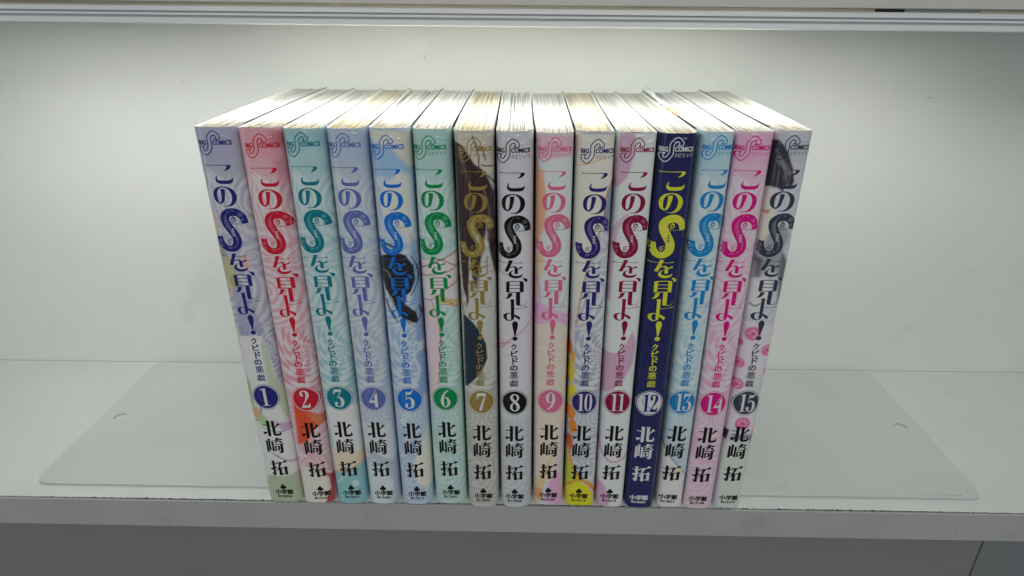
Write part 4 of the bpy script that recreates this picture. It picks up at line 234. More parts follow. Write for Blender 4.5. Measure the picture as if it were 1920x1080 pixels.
def creases(i, lx, z, t):
    """soft creases and small crimps of the jacket film near the head of the spine"""
    H = HH[i]; d = .10*np.exp(-((H-z)/6)**2)*fbm(lx, z, .9, 70+i)
    rc = np.random.RandomState(300+i)
    for _ in range(6):
        cx, cz, ww, wh, an = rc.uniform(-3, 6.5), rc.uniform(1.2, 4.8), rc.uniform(.5, 1.6), rc.uniform(.28, .5), rc.uniform(-.5, .5)
        ux = (lx-cx)*math.cos(an)+(z-H+cz)*math.sin(an); uz = -(lx-cx)*math.sin(an)+(z-H+cz)*math.cos(an)
        d = d-.26*wh/.4*np.exp(-(ux/ww)**2-(uz/wh)**2)
    return d*(1-np.abs(t)**4)
def side_x(i, y, z, right, ins=0.0):
    l, r = edges(i, z); k = np.clip((y-9)/(DEP-9), 0, 1)
    if right: f, b, s = r, XK[i+1]-BGB, -1
    else: f, b, s = l, XK[i]+BGB, 1
    return f+(b-f)*k+BOW[i+(1 if right else 0)]*np.sin(k*np.pi) + s*ins
def to_surf(i, X, Z, eps):
    """print coordinates (mm, X across from the badge centre, Z up) -> points on the spine of book i"""
    X = np.asarray(X, float); Z = np.asarray(Z, float)
    dxb, dxl, dzb, dzl = FR[i]; k = (Z-60.74)/(174.07-60.74)
    lx = X+dxb+(dxl-dxb)*k; z = Z+dzb+(dzl-dzb)*k
    l, r = edges(i, z); c = (l+r)/2; hw = (r-l)/2
    t = lx/hw; tc = np.clip(t, -.9995, .9995)
    a = np.where(t < 0, AL[i], AR[i])
    y = spine(tc, a)+creases(i, lx, z, tc)
    h = 1e-4; dy = (spine(np.clip(np.abs(tc)+h, 0, 1), a)-spine(np.abs(tc), a))/(h*hw)*np.sign(tc)
    nn = np.sqrt(dy*dy+1); over = np.clip(np.abs(lx)-hw*.9995, 0, None)
    x = c+tc*hw+dy/nn*eps; y = YF[i]+y-eps/nn+over
    return np.stack([x, y, z], -1)*MM

# ------------------------------------------------------------------ flat print -> prototype meshes in print coordinates
def bez_ribbon(pts, closed):
    P = np.array(pts, float); n = len(P)
    if closed: T = np.roll(P[:, :2], -1, 0)-np.roll(P[:, :2], 1, 0)
    else: T = np.gradient(P[:, :2], axis=0)
    T /= np.maximum(np.linalg.norm(T, axis=1), 1e-6)[:, None]; Nn = np.stack([-T[:, 1], T[:, 0]], 1)
    A = P[:, :2]+Nn*P[:, 2:3]; B = P[:, :2]-Nn*P[:, 2:3]
    V = np.empty((2*n, 2)); V[0::2] = A; V[1::2] = B
    Fc = [(2*i, 2*i+1, 2*i+3, 2*i+2) for i in range(n-1)]
    if closed: Fc.append((2*n-2, 2*n-1, 1, 0))
    E = np.repeat(np.arange(n)*.0012, 2)
    return V, Fc, E
def poly2(pts):
    tri = tessellate_polygon([[Vector((x, y, 0)) for x, y in pts]])
    return np.array(pts, float), [tuple(t) for t in tri], np.zeros(len(pts))
def cut(V, Fc, E, step=.8):
    """split every face along vertical lines so that the print can follow the rounded spine"""
    V = [tuple(v)+(e,) for v, e in zip(V, E)]; faces = [list(f) for f in Fc]
    x0 = min(v[0] for v in V); x1 = max(v[0] for v in V)
    planes = np.arange(math.floor(x0/step)*step+step*.5, x1, step)
    for px in planes:
        out = []; cache = {}
        for f in faces:
            d = [V[k][0]-px for k in f]
            if max(d) <= 1e-6 or min(d) >= -1e-6: out.append(f); continue
            L = []; Rr = []
            for a in range(len(f)):
                b = (a+1) % len(f); ia, ib = f[a], f[b]; da, db = d[a], d[b]
                if da <= 1e-6: L.append(ia)
                if da >= -1e-6: Rr.append(ia)
                if (da < -1e-6 and db > 1e-6) or (da > 1e-6 and db < -1e-6):
                    key = (min(ia, ib), max(ia, ib))
                    if key not in cache:
                        s = da/(da-db); va, vb = V[ia], V[ib]
                        V.append(tuple(va[q]+(vb[q]-va[q])*s for q in range(3))); cache[key] = len(V)-1
                    L.append(cache[key]); Rr.append(cache[key])
            if len(L) > 2: out.append(L)
            if len(Rr) > 2: out.append(Rr)
        faces = out
    A = np.array(V); return A[:, :2], faces, A[:, 2]
def join(items, lift=.004):
    VV = []; FF = []; EE = []; n = 0
    for k, (V, Fc, E) in enumerate(items):
        VV.append(V); EE.append(np.asarray(E)+k*lift); FF += [tuple(q+n for q in f) for f in Fc]; n += len(V)
    return np.concatenate(VV), FF, np.concatenate(EE)
def shapes(keys):
    it = []
    for k in keys:
        for kind, closed, pts in G[k]:
            it.append(bez_ribbon(pts, closed) if kind == 'R' else poly2(pts))
    return cut(*join(it))
def text2(s, box, bold=0.0, shear=0.0):
    cu = bpy.data.curves.new('t', 'FONT'); cu.body = s; cu.size = 1; cu.offset = bold; cu.resolution_u = 3; cu.shear = shear
    o = bpy.data.objects.new('t', cu); COL.objects.link(o); bpy.context.view_layer.update()
    me = bpy.data.meshes.new_from_object(o.evaluated_get(bpy.context.evaluated_depsgraph_get()))
    V = np.array([v.co[:2] for v in me.vertices]); Fc = [tuple(p.vertices) for p in me.polygons]
    bpy.data.objects.remove(o); bpy.data.meshes.remove(me); bpy.data.curves.remove(cu)
    lo_, hi = V.min(0), V.max(0); x0, z0, x1, z1 = box
    V = (V-lo_)/(hi-lo_)*np.array([x1-x0, z1-z0])+np.array([x0, z0])
    return V, Fc, np.zeros(len(V))
def heavy(s, box, d, dz=None, bold=.008):
    """bolder lettering: the same word printed three times, a hair apart"""
    x0, z0, x1, z1 = box; dz = d if dz is None else dz
    V, Fc, E = text2(s, (x0+d/2, z0+dz/2, x1-d/2, z1-dz/2), bold)
    return [(V+np.array([a*d/2, b*dz/2]), Fc, E) for a, b in ((-1, -1), (1, -1), (1, 1), (-1, 1))]
def U(*a): return cut(*join(list(a)))

P_logo = cut(*join([bez_ribbon(p[2], p[1]) for p in G['logo']]+heavy('BIG', T['BIG'], .10, .05, .022)+heavy('COMICS', T['COMICS'], .09, .05, .018)))
P_spir = U(text2('\u30b9\u30d4\u30ea\u30c3\u30c4', T['spirits'], .008))
P_title = [shapes(['ko']), shapes(['no']), shapes(['wo', 'comma']), shapes(['mi']), shapes(['yo']), shapes(['bang'])]
P_S = shapes(['S', 'Scurl']); P_Sl = shapes(['Slight']); P_esu = shapes(['esu'])
P_ecce = U(text2('Ecce S', T['ecce'], .012))
P_sub = U(*[q for ch in '\u30af\u30d4\u30c9\u306e\u60aa\u622f' for q in heavy(ch, T[ch], .17 if ch < '\u4e00' else .07, .05, .008 if ch < '\u4e00' else 0)])
_a = [(bez_ribbon(p[2], p[1]) if p[0] == 'R' else poly2(p[2])) for k in ('kita', 'saki', 'taku') for p in G[k]]
P_auth = cut(*join([(V+np.array([dx, 0]), Fc, E) for dx in (-.07, .07) for V, Fc, E in _a], .002))
P_clov = shapes(['clover']); P_pub = U(*heavy('\u5c0f\u5b66\u9928', T['pub'], .22, .14))
CODES = ['BC2818','BC3144','BC3277','BC3485','BC3617','BC3697','BC3850','BC4068','BC4189','BC4314','BC4519','BC4665','BC4853','BC5198','BC5379']
BX0, BZ0, BX1, BZ1 = T['badge']; BCX, BCZ, BRX, BRZ = (BX0+BX1)/2, (BZ0+BZ1)/2, (BX1-BX0)/2, (BZ1-BZ0)/2
def annulus(r0, r1, n=56):
    a = np.linspace(0, 2*np.pi, n, endpoint=False); c = np.stack([np.cos(a)*BRX, np.sin(a)*BRZ], 1)+[BCX, BCZ]
    cc = np.array([BCX, BCZ]); V = np.concatenate([(c-cc)*r1+cc, (c-cc)*r0+cc])
    return V, [(i, (i+1) % n, n+(i+1) % n, n+i) for i in range(n)], np.zeros(2*n)
def disc(r, n=56):
    a = np.linspace(0, 2*np.pi, n, endpoint=False); V = np.stack([np.cos(a)*BRX*r+BCX, np.sin(a)*BRZ*r+BCZ], 1)
    return V, [(0, i, i+1) for i in range(1, n-1)], np.zeros(n)
P_ring = cut(*annulus(.965, 1.0)); P_gap = cut(*annulus(.905, .965)); P_disc = cut(*disc(.905), .6)
def cr(pts, closed=False, m=4):
    P = np.array(pts, float); n = len(P); out = []
    for i in range(n if closed else n-1):
        if closed: p0, p1, p2, p3 = P[i-1], P[i], P[(i+1) % n], P[(i+2) % n]
        else: p0, p1, p2, p3 = P[max(i-1, 0)], P[i], P[i+1], P[min(i+2, n-1)]
        for k in range(m):
            t = k/m; out.append(.5*((2*p1)+(-p0+p2)*t+(2*p0-5*p1+4*p2-p3)*t*t+(-p0+3*p1-3*p2+p3)*t**3))
    if not closed: out.append(P[-1])
    return np.array(out)
def c_(x, y, r): return ('c', [(x+r*math.cos(a), y+r*math.sin(a)) for a in np.linspace(0, 6.283, 14, endpoint=False)])
DG = {
'1': [('p', [(0,.95),(.12,.965),(.33,1.0),(.335,.07),(.37,.03),(.5,.015),(.5,0),(.02,0),(.02,.015),(.13,.03),(.165,.07),(.16,.85),(.12,.905),(0,.925)])],
'2': [('r', [(.06,.76,.12),(.07,.86,.12),(.14,.94,.09),(.26,.97,.06),(.38,.92,.13),(.44,.79,.19),(.41,.64,.17),(.32,.47,.10),(.2,.28,.06),(.08,.12,.05)]), c_(.10,.74,.09), ('p', [(0,0),(.03,.07),(.11,.15),(.21,.165),(.36,.135),(.46,.15),(.50,.25),(.55,.26),(.5,0)])],
'3': [('p', [(.02,1.0),(.5,1.0),(.5,.97),(.27,.56),(.17,.5),(.2,.5),(.38,.86),(.18,.86),(.07,.8),(.03,.68),(0,.68)]), ('r', [(.18,.52,.04),(.32,.55,.09),(.44,.46,.16),(.49,.30,.19),(.45,.12,.15),(.33,.03,.08),(.2,.02,.06),(.09,.08,.10),(.07,.17,.12)]), c_(.10,.2,.09)],
'4': [('r', [(.49,1.02,.03),(.3,.70,.04),(.08,.36,.05)]), ('p', [(0,.27),(.09,.40),(.36,.40),(.36,.27)]), ('p', [(.36,0),(.54,0),(.53,.85),(.46,.80),(.36,.68)])],
'5': [('p', [(.12,.99),(.2,.92),(.38,.95),(.52,1.07),(.5,.98),(.42,.85),(.3,.78),(.13,.82)]), ('r', [(.135,.97,.05),(.09,.52,.035)]), ('r', [(.08,.5,.03),(.18,.59,.06),(.3,.61,.09),(.43,.51,.16),(.48,.32,.19),(.44,.13,.15),(.32,.03,.09),(.18,.02,.07),(.08,.09,.10),(.06,.16,.12)]), c_(.09,.2,.088)],
'6': [('r', [(.52,.99,.03),(.42,.95,.07),(.28,.85,.10),(.15,.65,.15),(.09,.4,.18),(.11,.18,.15),(.2,.04,.07),(.3,.015,.06),(.42,.12,.13),(.48,.3,.17),(.42,.5,.12),(.32,.57,.06),(.22,.54,.04),(.15,.47,.03)])],
'7': [('p', [(.03,1.0),(.56,1.0),(.50,.85),(.2,.84),(.08,.76),(.04,.64),(0,.64)]), ('p', [(.56,.995),(.45,.84),(.31,.5),(.12,0),(.30,0),(.37,.3),(.48,.66)])],
'8': [('r', [(.28,.97,.06),(.14,.91,.12),(.09,.78,.16),(.16,.65,.17),(.30,.53,.17),(.43,.39,.17),(.49,.24,.17),(.43,.09,.12),(.28,.02,.06),(.13,.09,.11),(.07,.24,.14),(.12,.39,.10),(.24,.49,.05),(.36,.58,.06),(.45,.69,.11),(.47,.81,.13),(.41,.92,.09)])],
'9': None,
'0': [('r', [(.25,.975,.05),(.11,.87,.12),(.07,.5,.16),(.11,.13,.12),(.25,.025,.05),(.39,.13,.12),(.43,.5,.16),(.39,.87,.12)])],
}
def numeral(s):
    its = []; H = BRZ*2*.70; W = BRX*2*(.74 if len(s) > 1 else .74)
    adv = .50
    for k, ch in enumerate(s):
        src = DG[ch] if ch != '9' else DG['6']
        for kind, pts in src:
            if ch == '9': pts = [(.56-q[0], 1-q[1], *q[2:]) for q in pts]
            off = (k*adv*1.0 if len(s) > 1 else 0)
            tot = (adv+.5) if len(s) > 1 else .55
            sx = H*.72 if len(s) > 1 else H*.84
            x = lambda v: BCX+(v+off-tot/2)*sx*.98 + (0.15 if len(s) > 1 else 0)
            z = lambda v: BCZ-H/2+v*H+.1
            if kind == 'r':
                closed = ch in '80'
                Q = cr(pts, closed, 4)
                its.append(bez_ribbon([(x(a), z(b), max(c, .03)*sx*.5) for a, b, c in Q], closed))
            else: its.append(poly2([(x(a), z(b)) for a, b in pts]))
    return cut(*join(its))
P_swirl = cut(*bez_ribbon([(BCX+BRX*a, BCZ+BRZ*b, w_) for a, b, w_ in cr([(.25,.72,.1),(-.1,.70,.35),(-.42,.45,.45),(-.50,.05,.45),(-.3,-.25,.5),(.05,-.35,.5),(.3,-.5,.4),(.25,-.72,.2)], False, 4)], False))

# ------------------------------------------------------------------ printed artwork: colour of the paper at each point of the spine
def sst(a, b, x): t = np.clip((x-a)/(b-a), 0, 1); return t*t*(3-2*t)
def fbm(X, Z, s, seed):
    out = 0; r = np.random.RandomState(seed)
    for o in range(3):
        for _ in range(3):
            a = r.rand()*6.28; k = s*2**o; out = out+np.sin((X*np.cos(a)+Z*np.sin(a))*k+r.rand()*6.28)/(2**o)
    return out/5
def template(X, Z):
    """lace, curls and warped checks shared by the series; 0 = tint, 1 = pale"""
    M = np.full_like(X, .5)
    wx = X+1.3*fbm(X, Z, .28, 3); wz = Z+1.6*fbm(X, Z, .22, 5)
    # flowing curls 92..160
    a = np.arctan2(wz-128, wx-5.2); r = np.hypot(wx-5.2, wz-128)+.3
    sp = np.sin(a*1+np.log(r)*8.5)
    b = np.arctan2(wz-112, wx+9); r2 = np.hypot(wx+9, wz-112)+.3
    sp2 = np.sin(-b*2+r2*2.0)
    c = np.hypot((wx-9)/1.0, (wz-150)/2.2); sp3 = np.sin(c*3.4)
    k1 = np.exp(-(r/9)**2); k3 = sst(134, 146, Z)
    S = sp*k1+(1-k1)*((1-k3)*sp2+k3*sp3)
    zone = sst(92, 98, Z)*(1-sst(158, 164, Z))
    M = M+zone*(.24*np.tanh(S*2.0)+.22)
    # petals under the logo
    for cx, cz, rx, rz, an in ((-3.2,158,1.3,6,.5),(-1,160,1.0,6,.8),(-4.5,152,1.2,5,.35),(2.5,151,1.5,4.5,-.5)):
        u = (X-cx)*math.cos(an)+(Z-cz)*math.sin(an); v = -(X-cx)*math.sin(an)+(Z-cz)*math.cos(an)
        M = M+.38*(1-sst(.8, 1.05, np.hypot(u/rx, v/rz)))
    M = np.maximum(M, .9*(1-sst(1.7, 2.0, np.hypot(X-3.6, Z-153.5))))
    # warped check 66..97
    cx, cz = 6.5, 84.0
    rr = np.hypot((X-cx)*1.0, (Z-cz)*.8)+.6; aa = np.arctan2(Z-cz, X-cx)+.12*rr
    ch = np.tanh(7*np.sin(aa*11.0)*np.sin(np.log(rr)*11))
    z2 = sst(62, 68, Z)*(1-sst(94, 99, Z)); M = M*(1-z2)+z2*(.64+.32*ch)
    # ovals and arcs round the badge and below
    z3 = 1-sst(60, 66, Z)
    r4 = np.hypot(X-6.5, Z-52); r5 = np.hypot(X+6.5, Z-52); A = np.minimum(r4, r5)
    arcs = np.where(Z < 56, np.sin(A*3.0), 0)
    u = np.hypot(wx-5, (wz-36)); ua = np.arctan2(wz-36, wx-5); cur = np.sin(ua+np.log(u+.4)*8.5)
    u2 = np.hypot(wx+3.5, (wz-22)*.8); cur2 = np.sin(u2*2.6)
    low = np.where(Z > 44, arcs, np.where(Z > 28, cur, cur2))
    M = M*(1-z3)+z3*(.66+.22*np.tanh(low*1.6))
    M = np.maximum(M, z3*.95*(1-sst(1.5, 1.8, np.hypot(X-4.2, Z-17.5))))
    M = np.maximum(M, z3*.85*(1-sst(1.5, 1.8, np.hypot((X+4.4), Z-13))))
    return np.clip(M, 0, 1)
def inpoly(X, Z, pts):
    """signed distance-like value, positive inside"""
    P = np.array(pts); n = len(P); ins = np.zeros(X.shape, bool); d = np.full(X.shape, 1e9)
    for k in range(n):
        x0, z0 = P[k]; x1, z1 = P[(k+1) % n]
        c = ((z0 > Z) != (z1 > Z)) & (X < (x1-x0)*(Z-z0)/((z1-z0) if z1 != z0 else 1e-9)+x0); ins ^= c
        ex, ez = x1-x0, z1-z0; L = ex*ex+ez*ez+1e-9; t = np.clip(((X-x0)*ex+(Z-z0)*ez)/L, 0, 1)
        d = np.minimum(d, np.hypot(X-x0-t*ex, Z-z0-t*ez))
    return np.where(ins, d, -d)
def linedist(X, Z, pts):
    d = np.full(X.shape, 1e9); P = cr(pts, False, 3)
    for k in range(len(P)-1):
        x0, z0 = P[k]; ex, ez = P[k+1]-P[k]; L = ex*ex+ez*ez+1e-9; t = np.clip(((X-x0)*ex+(Z-z0)*ez)/L, 0, 1)
        d = np.minimum(d, np.hypot(X-x0-t*ex, Z-z0-t*ez))
    return d
GAIN = 1.22
def alb(c): return np.clip(np.array(lin(c))*GAIN, 0, .88)
#        pale colour, tint colour, how much the template shows
BASE = {1: ((208,208,214),(132,132,166),1), 2: ((230,214,218),(212,112,134),1), 3: ((208,220,222),(118,180,188),1), 4: ((206,213,218),(150,168,196),.9),
 5: ((206,214,222),(120,165,212),.9), 6: ((204,222,220),(135,188,178),.8), 7: ((206,205,200),(150,148,138),.9), 8: ((208,210,214),(166,172,180),.9),
 9: ((216,222,224),(180,200,205),.6), 10: ((216,218,226),(140,146,168),1), 11: ((218,222,224),(210,214,218),.2), 12: ((26,30,96),(15,18,70),.8),
 13: ((208,220,226),(150,195,214),.9), 14: ((228,212,222),(222,150,184),1), 15: ((210,210,218),(186,188,200),.6)}
def artwork(i, X, Z):
    b = i+1; A, B, k = BASE[b]; A = alb(A); B = alb(B); M = template(X, Z)
    M = .5+(M-.5)*(.55+.45*k)
    C = B[None, None]*(1-M[..., None])+A[None, None]*M[..., None]
    for sh in ART.get(b, []):
        kind, pts, col, soft, al = sh[:5]; col = alb(col)
        if kind == 0: m = sst(-soft, soft, inpoly(X, Z, pts))
        elif kind == 1: m = 1-sst(sh[5]*.5, sh[5]*.5+soft, linedist(X, Z, pts))
        else:
            (cx, cz), (rx, rz) = pts; m = 1-sst(1-soft/max(rx, .5)*.6, 1+soft/max(rx, .5)*.6, np.hypot((X-cx)/rx, (Z-cz)/rz))
        m = (m*al)[..., None]; C = C*(1-m)+col*m
    n = 1+.03*fbm(X, Z, 1.1, 40+i)[..., None]
    return np.clip(C*n, .003, .9)

jacket_m = mat('glossy_printed_jacket', (.8, .8, .8), .28, [(55, .00035, (1, 1, .25)), (420, .00003, (1, 1, 1))], coat=.6, spec=.4, attr='print')
cover_m = mat('white_card_cover', (.78, .77, .73), .6)
cover_shade_m = mat('card_gap_shade', (.035, .03, .03), .6)  # near-black outer face: shade of the gap behind the jacket rim, painted
page_m = mat('cut_page_edges', (.8, .78, .72), .85, [(900, .00008, (6, .3, 1))], spec=.2, var=(240, .16, (9, .10, .1)), attr='print')
_inks = {}
def ink(c, name='printed_ink'):
    if c not in _inks: _inks[c] = mat(name, tuple(alb(c)*(.9 if max(c) > 60 else .6)), .30, [(55, .00035, (1, 1, .25)), (420, .00003, (1, 1, 1))], coat=.25, spec=.25)
    return _inks[c]
def stamp(i, name, P, col, eps, parent):
    V, Fc, E = P
    return mesh(name, to_surf(i, V[:, 0], V[:, 1], eps+E), Fc, ink(col), parent, smooth=True)

TXT = {1:(36,36,122),2:(205,22,52),3:(0,122,138),4:(96,110,178),5:(16,112,208),6:(0,138,74),7:(150,128,62),8:(14,15,18),9:(226,106,142),10:(46,32,112),11:(138,12,60),12:(228,228,52),13:(22,134,202),14:(214,12,130),15:(56,62,82)}
def lighter(c, f): return tuple(int(v+(235-v)*f) for v in c)
LOOK = ['lavender-grey manga volume numbered 1, leftmost of the row', 'pink and crimson manga volume numbered 2 with an orange patch low on its spine', 'teal patterned manga volume numbered 3 with a peach patch near its foot',
 'pale grey-blue manga volume numbered 4 between the teal and the sky blue ones', 'sky blue manga volume numbered 5 with a black wisp of hair on its spine', 'mint green manga volume numbered 6 with green lettering',
 'manga volume numbered 7 with dark brown hair and olive gold lettering', 'white manga volume numbered 8 with plain black lettering, middle of the row', 'pale pink and cream manga volume numbered 9 with rose lettering',
 'manga volume numbered 10 with violet lettering and yellow petals at its left edge', 'white manga volume numbered 11 with mauve curves and dark red lettering', 'navy blue manga volume numbered 12 with yellow lettering',
 'pale blue manga volume numbered 13, its lettering cut off by the edge', 'pink manga volume numbered 14 with magenta lettering', 'manga volume numbered 15 with pink roses and slate lettering, rightmost of the row']
PAPER = [(.80,.80,.77),(.80,.79,.75),(.80,.79,.74),(.80,.75,.62),(.80,.79,.74),(.80,.80,.78),(.78,.72,.58),(.80,.81,.79),(.80,.80,.77),(.79,.74,.60),(.79,.79,.75),(.80,.78,.72),(.80,.81,.80),(.81,.81,.79),(.77,.75,.68)]

def build_book(i):
    b = i+1; H = HH[i]; l, r = edges(i, 0.0)
    root = empty('comic_book', ((l+r)/2*MM, 0.06, 0))
    tag(root, LOOK[i], 'book', 'manga volumes standing in a row on the shelf')
    inv = Matrix.Translation(-Vector(root.location))
    base = []
    def keep(o): base.append(o); return o
    # jacket: one sheet wrapped round the spine and both sides
    nc, nz = 47, 455
    s = np.linspace(-1, 1, nc); t = np.sin(s*np.pi/2); zz = np.concatenate([np.linspace(0.15, H-8, 400, endpoint=False), np.linspace(H-8, H, nz-400)])
    Tt, Zg = np.meshgrid(t, zz); l, r = edges(i, Zg); c = (l+r)/2; hw = (r-l)/2
    a = np.where(Tt < 0, AL[i], AR[i]); Xw = c+Tt*hw; Yw = YF[i]+spine(Tt, a)
    Yw = Yw+creases(i, Tt*hw, Zg, Tt)
    k = (Zg-60.74)/(174.07-60.74); dxb, dxl, dzb, dzl = FR[i]
    PX = Tt*hw-(dxb+(dxl-dxb)*k); PZ = Zg-(dzb+(dzl-dzb)*k)
    Cc = artwork(i, PX, PZ)
    ys = [11, 30, 75, DEP]
    def sidecols(right, ins=0.0):
        X = np.stack([side_x(i, y+0*zz, zz, right, ins) for y in ys], 1); Y = np.tile(np.array(ys, float), (nz, 1)); return X, Y
    XL, YL = sidecols(False); XR, YR = sidecols(True)
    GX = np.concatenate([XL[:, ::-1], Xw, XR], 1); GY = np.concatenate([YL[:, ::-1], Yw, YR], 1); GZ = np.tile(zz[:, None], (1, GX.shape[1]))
    side_shade = .12*np.ones(3); CL = np.repeat(Cc[:, :1], len(ys), 1)*.08+side_shade*.4; CR_ = np.repeat(Cc[:, -1:], len(ys), 1)*.08+side_shade*.4; GC = np.concatenate([CL, Cc, CR_], 1)  # jacket sides coloured dark to stand for shade in the gaps between books
    m = GX.shape[1]
    V = np.stack([GX, GY, GZ], -1).reshape(-1, 3); C = GC.reshape(-1, 3)
    Fc = [(z*m+q, z*m+q+1, (z+1)*m+q+1, (z+1)*m+q) for z in range(nz-1) for q in range(m-1)]
    # paper-white rim and inside of the jacket
    def inset(d, dy=None, z=None):
        dy = d if dy is None else dy; z = H if z is None else z
        L_ = np.stack([side_x(i, y, z, False, d) for y in ys[::-1]]); R2 = np.stack([side_x(i, y, z, True, d) for y in ys])
        l1, r1 = edges(i, z); c1 = (l1+r1)/2; h1 = (r1-l1)/2; a1 = np.where(t < 0, AL[i], AR[i])
        X = np.concatenate([L_, c1+t*(h1-d), R2]); Y = np.concatenate([np.array(ys[::-1], float), YF[i]+dy+spine(t, np.maximum(a1-dy*.3, 1)), np.array(ys, float)])
        return X, Y
    n0 = len(V); top0 = (nz-1)*m; Xi, Yi = inset(.22)
    add = [np.stack([GX[-1], GY[-1], np.full(m, H)], 1), np.stack([Xi, Yi, np.full(m, H)], 1), np.stack([Xi, Yi, np.full(m, H-9)], 1)]
    V = np.concatenate([V]+add); C = np.concatenate([C, np.full((3*m, 3), .80)])
    for q in range(m-1):
        Fc.append((n0+q, n0+q+1, n0+m+q+1, n0+m+q)); Fc.append((n0+m+q, n0+m+q+1, n0+2*m+q+1, n0+2*m+q))
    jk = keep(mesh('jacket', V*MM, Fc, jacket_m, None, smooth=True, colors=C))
    # the book's own card cover inside the jacket
    g = .22+GJ[i]; gx = .22+min(GJ[i], .22)
    def ushell(name, z1, z0, mt):
        X0, Y0 = inset(gx, g); X1, Y1 = inset(gx+.28, g+.28); XA, YA = inset(gx, g, 0.); XC, YC = inset(gx+.28, g+.28, 0.)
        V = np.concatenate([np.stack([XA, YA, np.full(m, z0)], 1), np.stack([X0, Y0, np.full(m, z1)], 1), np.stack([X1, Y1, np.full(m, z1)], 1), np.stack([XC, YC, np.full(m, z0)], 1)])
        F2 = [(k_*m+q, k_*m+q+1, (k_+1)*m+q+1, (k_+1)*m+q) for k_ in range(3) for q in range(m-1)]
        o = keep(mesh(name, V*MM, F2, mt, None, smooth=False)); o.data.materials.append(cover_shade_m)
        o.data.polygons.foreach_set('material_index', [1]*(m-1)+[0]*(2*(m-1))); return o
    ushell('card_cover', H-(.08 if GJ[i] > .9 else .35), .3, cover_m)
    # page block: bundles of leaves at slightly different heights
    gi = g+.34; gix = gx+.32; ns = 96; rs = np.random.RandomState(100+i)
    wd = rs.gamma(1.6, 1, ns); wd = np.concatenate([[0], np.cumsum(wd)]); wd = wd/wd[-1]
    ztop = H-1.0+rs.normal(0, .12, ns)-(rs.rand(ns) < .16)*rs.uniform(.8, 3.0, ns)
    rows = np.array([0, .6, 1.6, 3, 5, 8, 12, 18, 26, 36, 48, 62, 78, 94, 108, 118.5]); nr_ = len(rows)
    V = []; C = []; Fc = []
    l1, r1 = edges(i, H); c1 = (l1+r1)/2; h1 = (r1-l1)/2-gix
    pap = np.array(PAPER[i])*np.array([.84,.84,.85]); cols = []
    yel = pap*np.array([.92, .82, .66])
    tone = 1-np.abs(rs.normal(0, .05, ns))
    inky = (rs.rand(ns) < .45)*rs.uniform(.15, .6, ns); short = (rs.rand(ns) < .28)*rs.uniform(.3, .75, ns); sl = rs.uniform(4, 22, ns)
    for q in range(ns):
        for e in (0, 1):
            f = wd[q+e]; tt = -1+2*f
            a1 = (AL[i] if tt < 0 else AR[i]); ysp = YF[i]+gi+.25+float(spine(tt*.995, max(a1-.6, 1.2)))*.95
            for j, yy in enumerate(rows):
                y = ysp+yy*(DEP-1.5-ysp)/118.5
                xl = side_x(i, y, H, False, gix); xr = side_x(i, y, H, True, gix)
                kf = max(0, 1-yy/9.0)        # near the spine the block is squeezed a little by the glue
                x = xl+(xr-xl)*f
                V.append((x, y, ztop[q]+.06*math.sin(j*1.7+q)-.35*kf*kf*0))
                mixc = yel*min(1, max(0, 1-(yy-3)/14))+pap*(1-min(1, max(0, 1-(yy-3)/14)))
                kk = 1-inky[q]*max(0, math.sin(j*1.1+q*2.3))*(.35+.65*min(1, yy/80)) if yy > 2 else 1
                kk = kk*(1-short[q]*max(0, 1-abs(yy-sl[q]*.5)/(sl[q]*.5)))
                C.append(mixc*tone[q]*kk)
        b0 = q*2*nr_
        for j in range(nr_-1): Fc.append((b0+j, b0+nr_+j, b0+nr_+j+1, b0+j+1))
        if q < ns-1:
            for j in range(nr_-1): Fc.append((b0+nr_+j, b0+2*nr_+j, b0+2*nr_+j+1, b0+nr_+j+1))
    nV = len(V)
    # front, sides and back of the block down to the shelf
    ring = [q*2*nr_+e*nr_ for q in range(ns) for e in (0, 1)]+[(ns*2-1)*nr_+j for j in range(1, nr_)]+[q*2*nr_+e*nr_+nr_-1 for q in range(ns-1, -1, -1) for e in (1, 0)][1:]+[j for j in range(nr_-2, 0, -1)]
    for v in ring:
        x, y, _ = V[v]; la_, ra_ = side_x(i, y, H, False, gix), side_x(i, y, H, True, gix); lb_, rb_ = side_x(i, y, 1.0, False, gix), side_x(i, y, 1.0, True, gix)
        V.append((lb_+(x-la_)/(ra_-la_)*(rb_-lb_), y, 1.0)); C.append(pap)
    k2 = len(ring)
    for q in range(k2): Fc.append((ring[q], ring[(q+1) % k2], nV+(q+1) % k2, nV+q))
    keep(mesh('page_block', np.array(V)*MM, Fc, page_m, None, colors=np.array(C)))
    # print
    tc_ = TXT[b]; lg = (232, 234, 240) if b == 12 else tc_; auth = (236, 236, 242) if b == 12 else (8, 8, 10)
    keep(stamp(i, 'series_logo', P_logo, lg, .05, None))
    if b in (6, 7, 8, 9, 10, 12, 13, 14, 15): keep(stamp(i, 'series_subtitle', P_spir, lg if b in (12,) else lighter(tc_, .08), .05, None))
    for nm, P in zip(['title_character']*5+['exclamation_mark'], P_title): keep(stamp(i, nm, P, tc_, .05, None))
    s_ = keep(stamp(i, 'ornate_initial', P_S, tc_, .05, None))
    kids = []
    kids.append((stamp(i, 'highlight', P_Sl, lighter(tc_, .30), .12, None), s_))
    kids.append((stamp(i, 'reading_gloss', P_esu, (25, 25, 60) if b == 12 else (235, 235, 238), .17, None), s_))
    kids.append((stamp(i, 'small_caption', P_ecce, (20, 20, 24) if b != 12 else (200, 200, 60), .05, None), s_))
    keep(stamp(i, 'subtitle', P_sub, tc_, .05, None))
    dcol, ncol = (tc_, (222, 224, 228)) if b != 12 else ((226, 226, 238), (28, 30, 110))
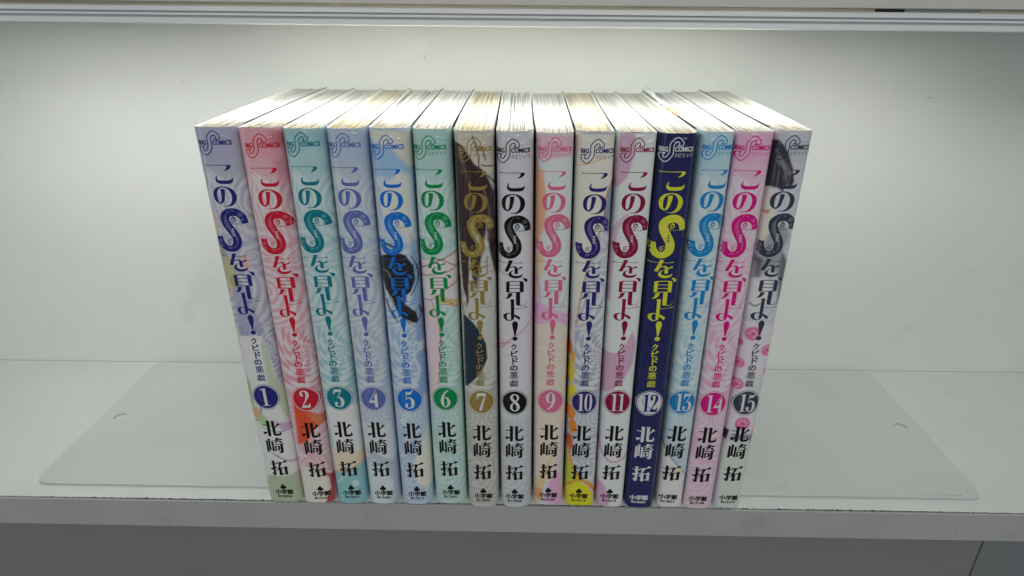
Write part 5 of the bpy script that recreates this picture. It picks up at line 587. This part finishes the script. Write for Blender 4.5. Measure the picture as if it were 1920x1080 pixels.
    bd = keep(stamp(i, 'volume_badge', P_disc, dcol, .06, None))
    kids.append((stamp(i, 'ring', P_ring, dcol, .06, None), bd))
    kids.append((stamp(i, 'rim', P_gap, (216, 218, 222) if b != 12 else (28, 30, 110), .06, None), bd))
    kids.append((stamp(i, 'swirl', P_swirl, lighter(dcol, .13) if b != 12 else (190, 190, 222), .10, None), bd))
    kids.append((stamp(i, 'numeral', numeral(str(b)), ncol, .18, None), bd))
    keep(stamp(i, 'author_name', P_auth, auth, .05, None))
    if b <= 11: keep(stamp(i, 'clover_emblem', P_clov, auth, .05, None))
    keep(stamp(i, 'publisher_name', P_pub, auth, .07, None))
    keep(stamp(i, 'code_number', U(*heavy(CODES[i], T['code'], .10, .06, .01)), auth, .05, None))
    for o in base: o.parent = root; o.data.transform(inv)
    for o, p in kids: o.parent = p; o.data.transform(inv)
    return root
roots = [build_book(i) for i in range(NB)]

# ------------------------------------------------------------------ crumpled flap of the navy volume's jacket sticking up at its back right corner
def flap(root):
    n = 26; V = []; Fc = []; C = []; rs = np.random.RandomState(5)
    ys = np.linspace(38, 119, n)
    for k, y in enumerate(ys):
        x = float(side_x(11, y, 181, True, -.1)); w1 = (.9+2.3*math.sin(min(1, k/(n-1)*1.15)*math.pi*.62))+rs.normal(0, .35)
        h = HH[11]+.25+rs.uniform(0, .5)+ (1.6*max(0, (k-n*.45)/(n*.55)))
        for q in range(4):
            f = q/3
            V.append((x+f*w1+rs.normal(0, .12), y+rs.normal(0, .4), h+rs.normal(0, .28)*f+.5*math.sin(f*3.1)-(.2 if q == 0 else 0)))
            if y < 46: c = (.60, .30, .16)
            elif y < 60: c = (.80, .76, .22)
            else: c = (.70, .72, .70)
            C.append(c)
    for k in range(n-1):
        for q in range(3): Fc.append((k*4+q, k*4+q+1, k*4+q+5, k*4+q+4))
    o = mesh('crumpled_flap', np.array(V)*MM, Fc, mat('crumpled_jacket_film', (.8, .8, .8), .25, [(500, .0004, (1, 1, 1))], coat=.4, attr='print'), None, smooth=False, colors=np.array(C))
    o.data.transform(Matrix.Translation(-Vector(root.location))); o.parent = root
    o['label'] = 'crumpled white flap with a yellow and orange tip'
flap(roots[11])
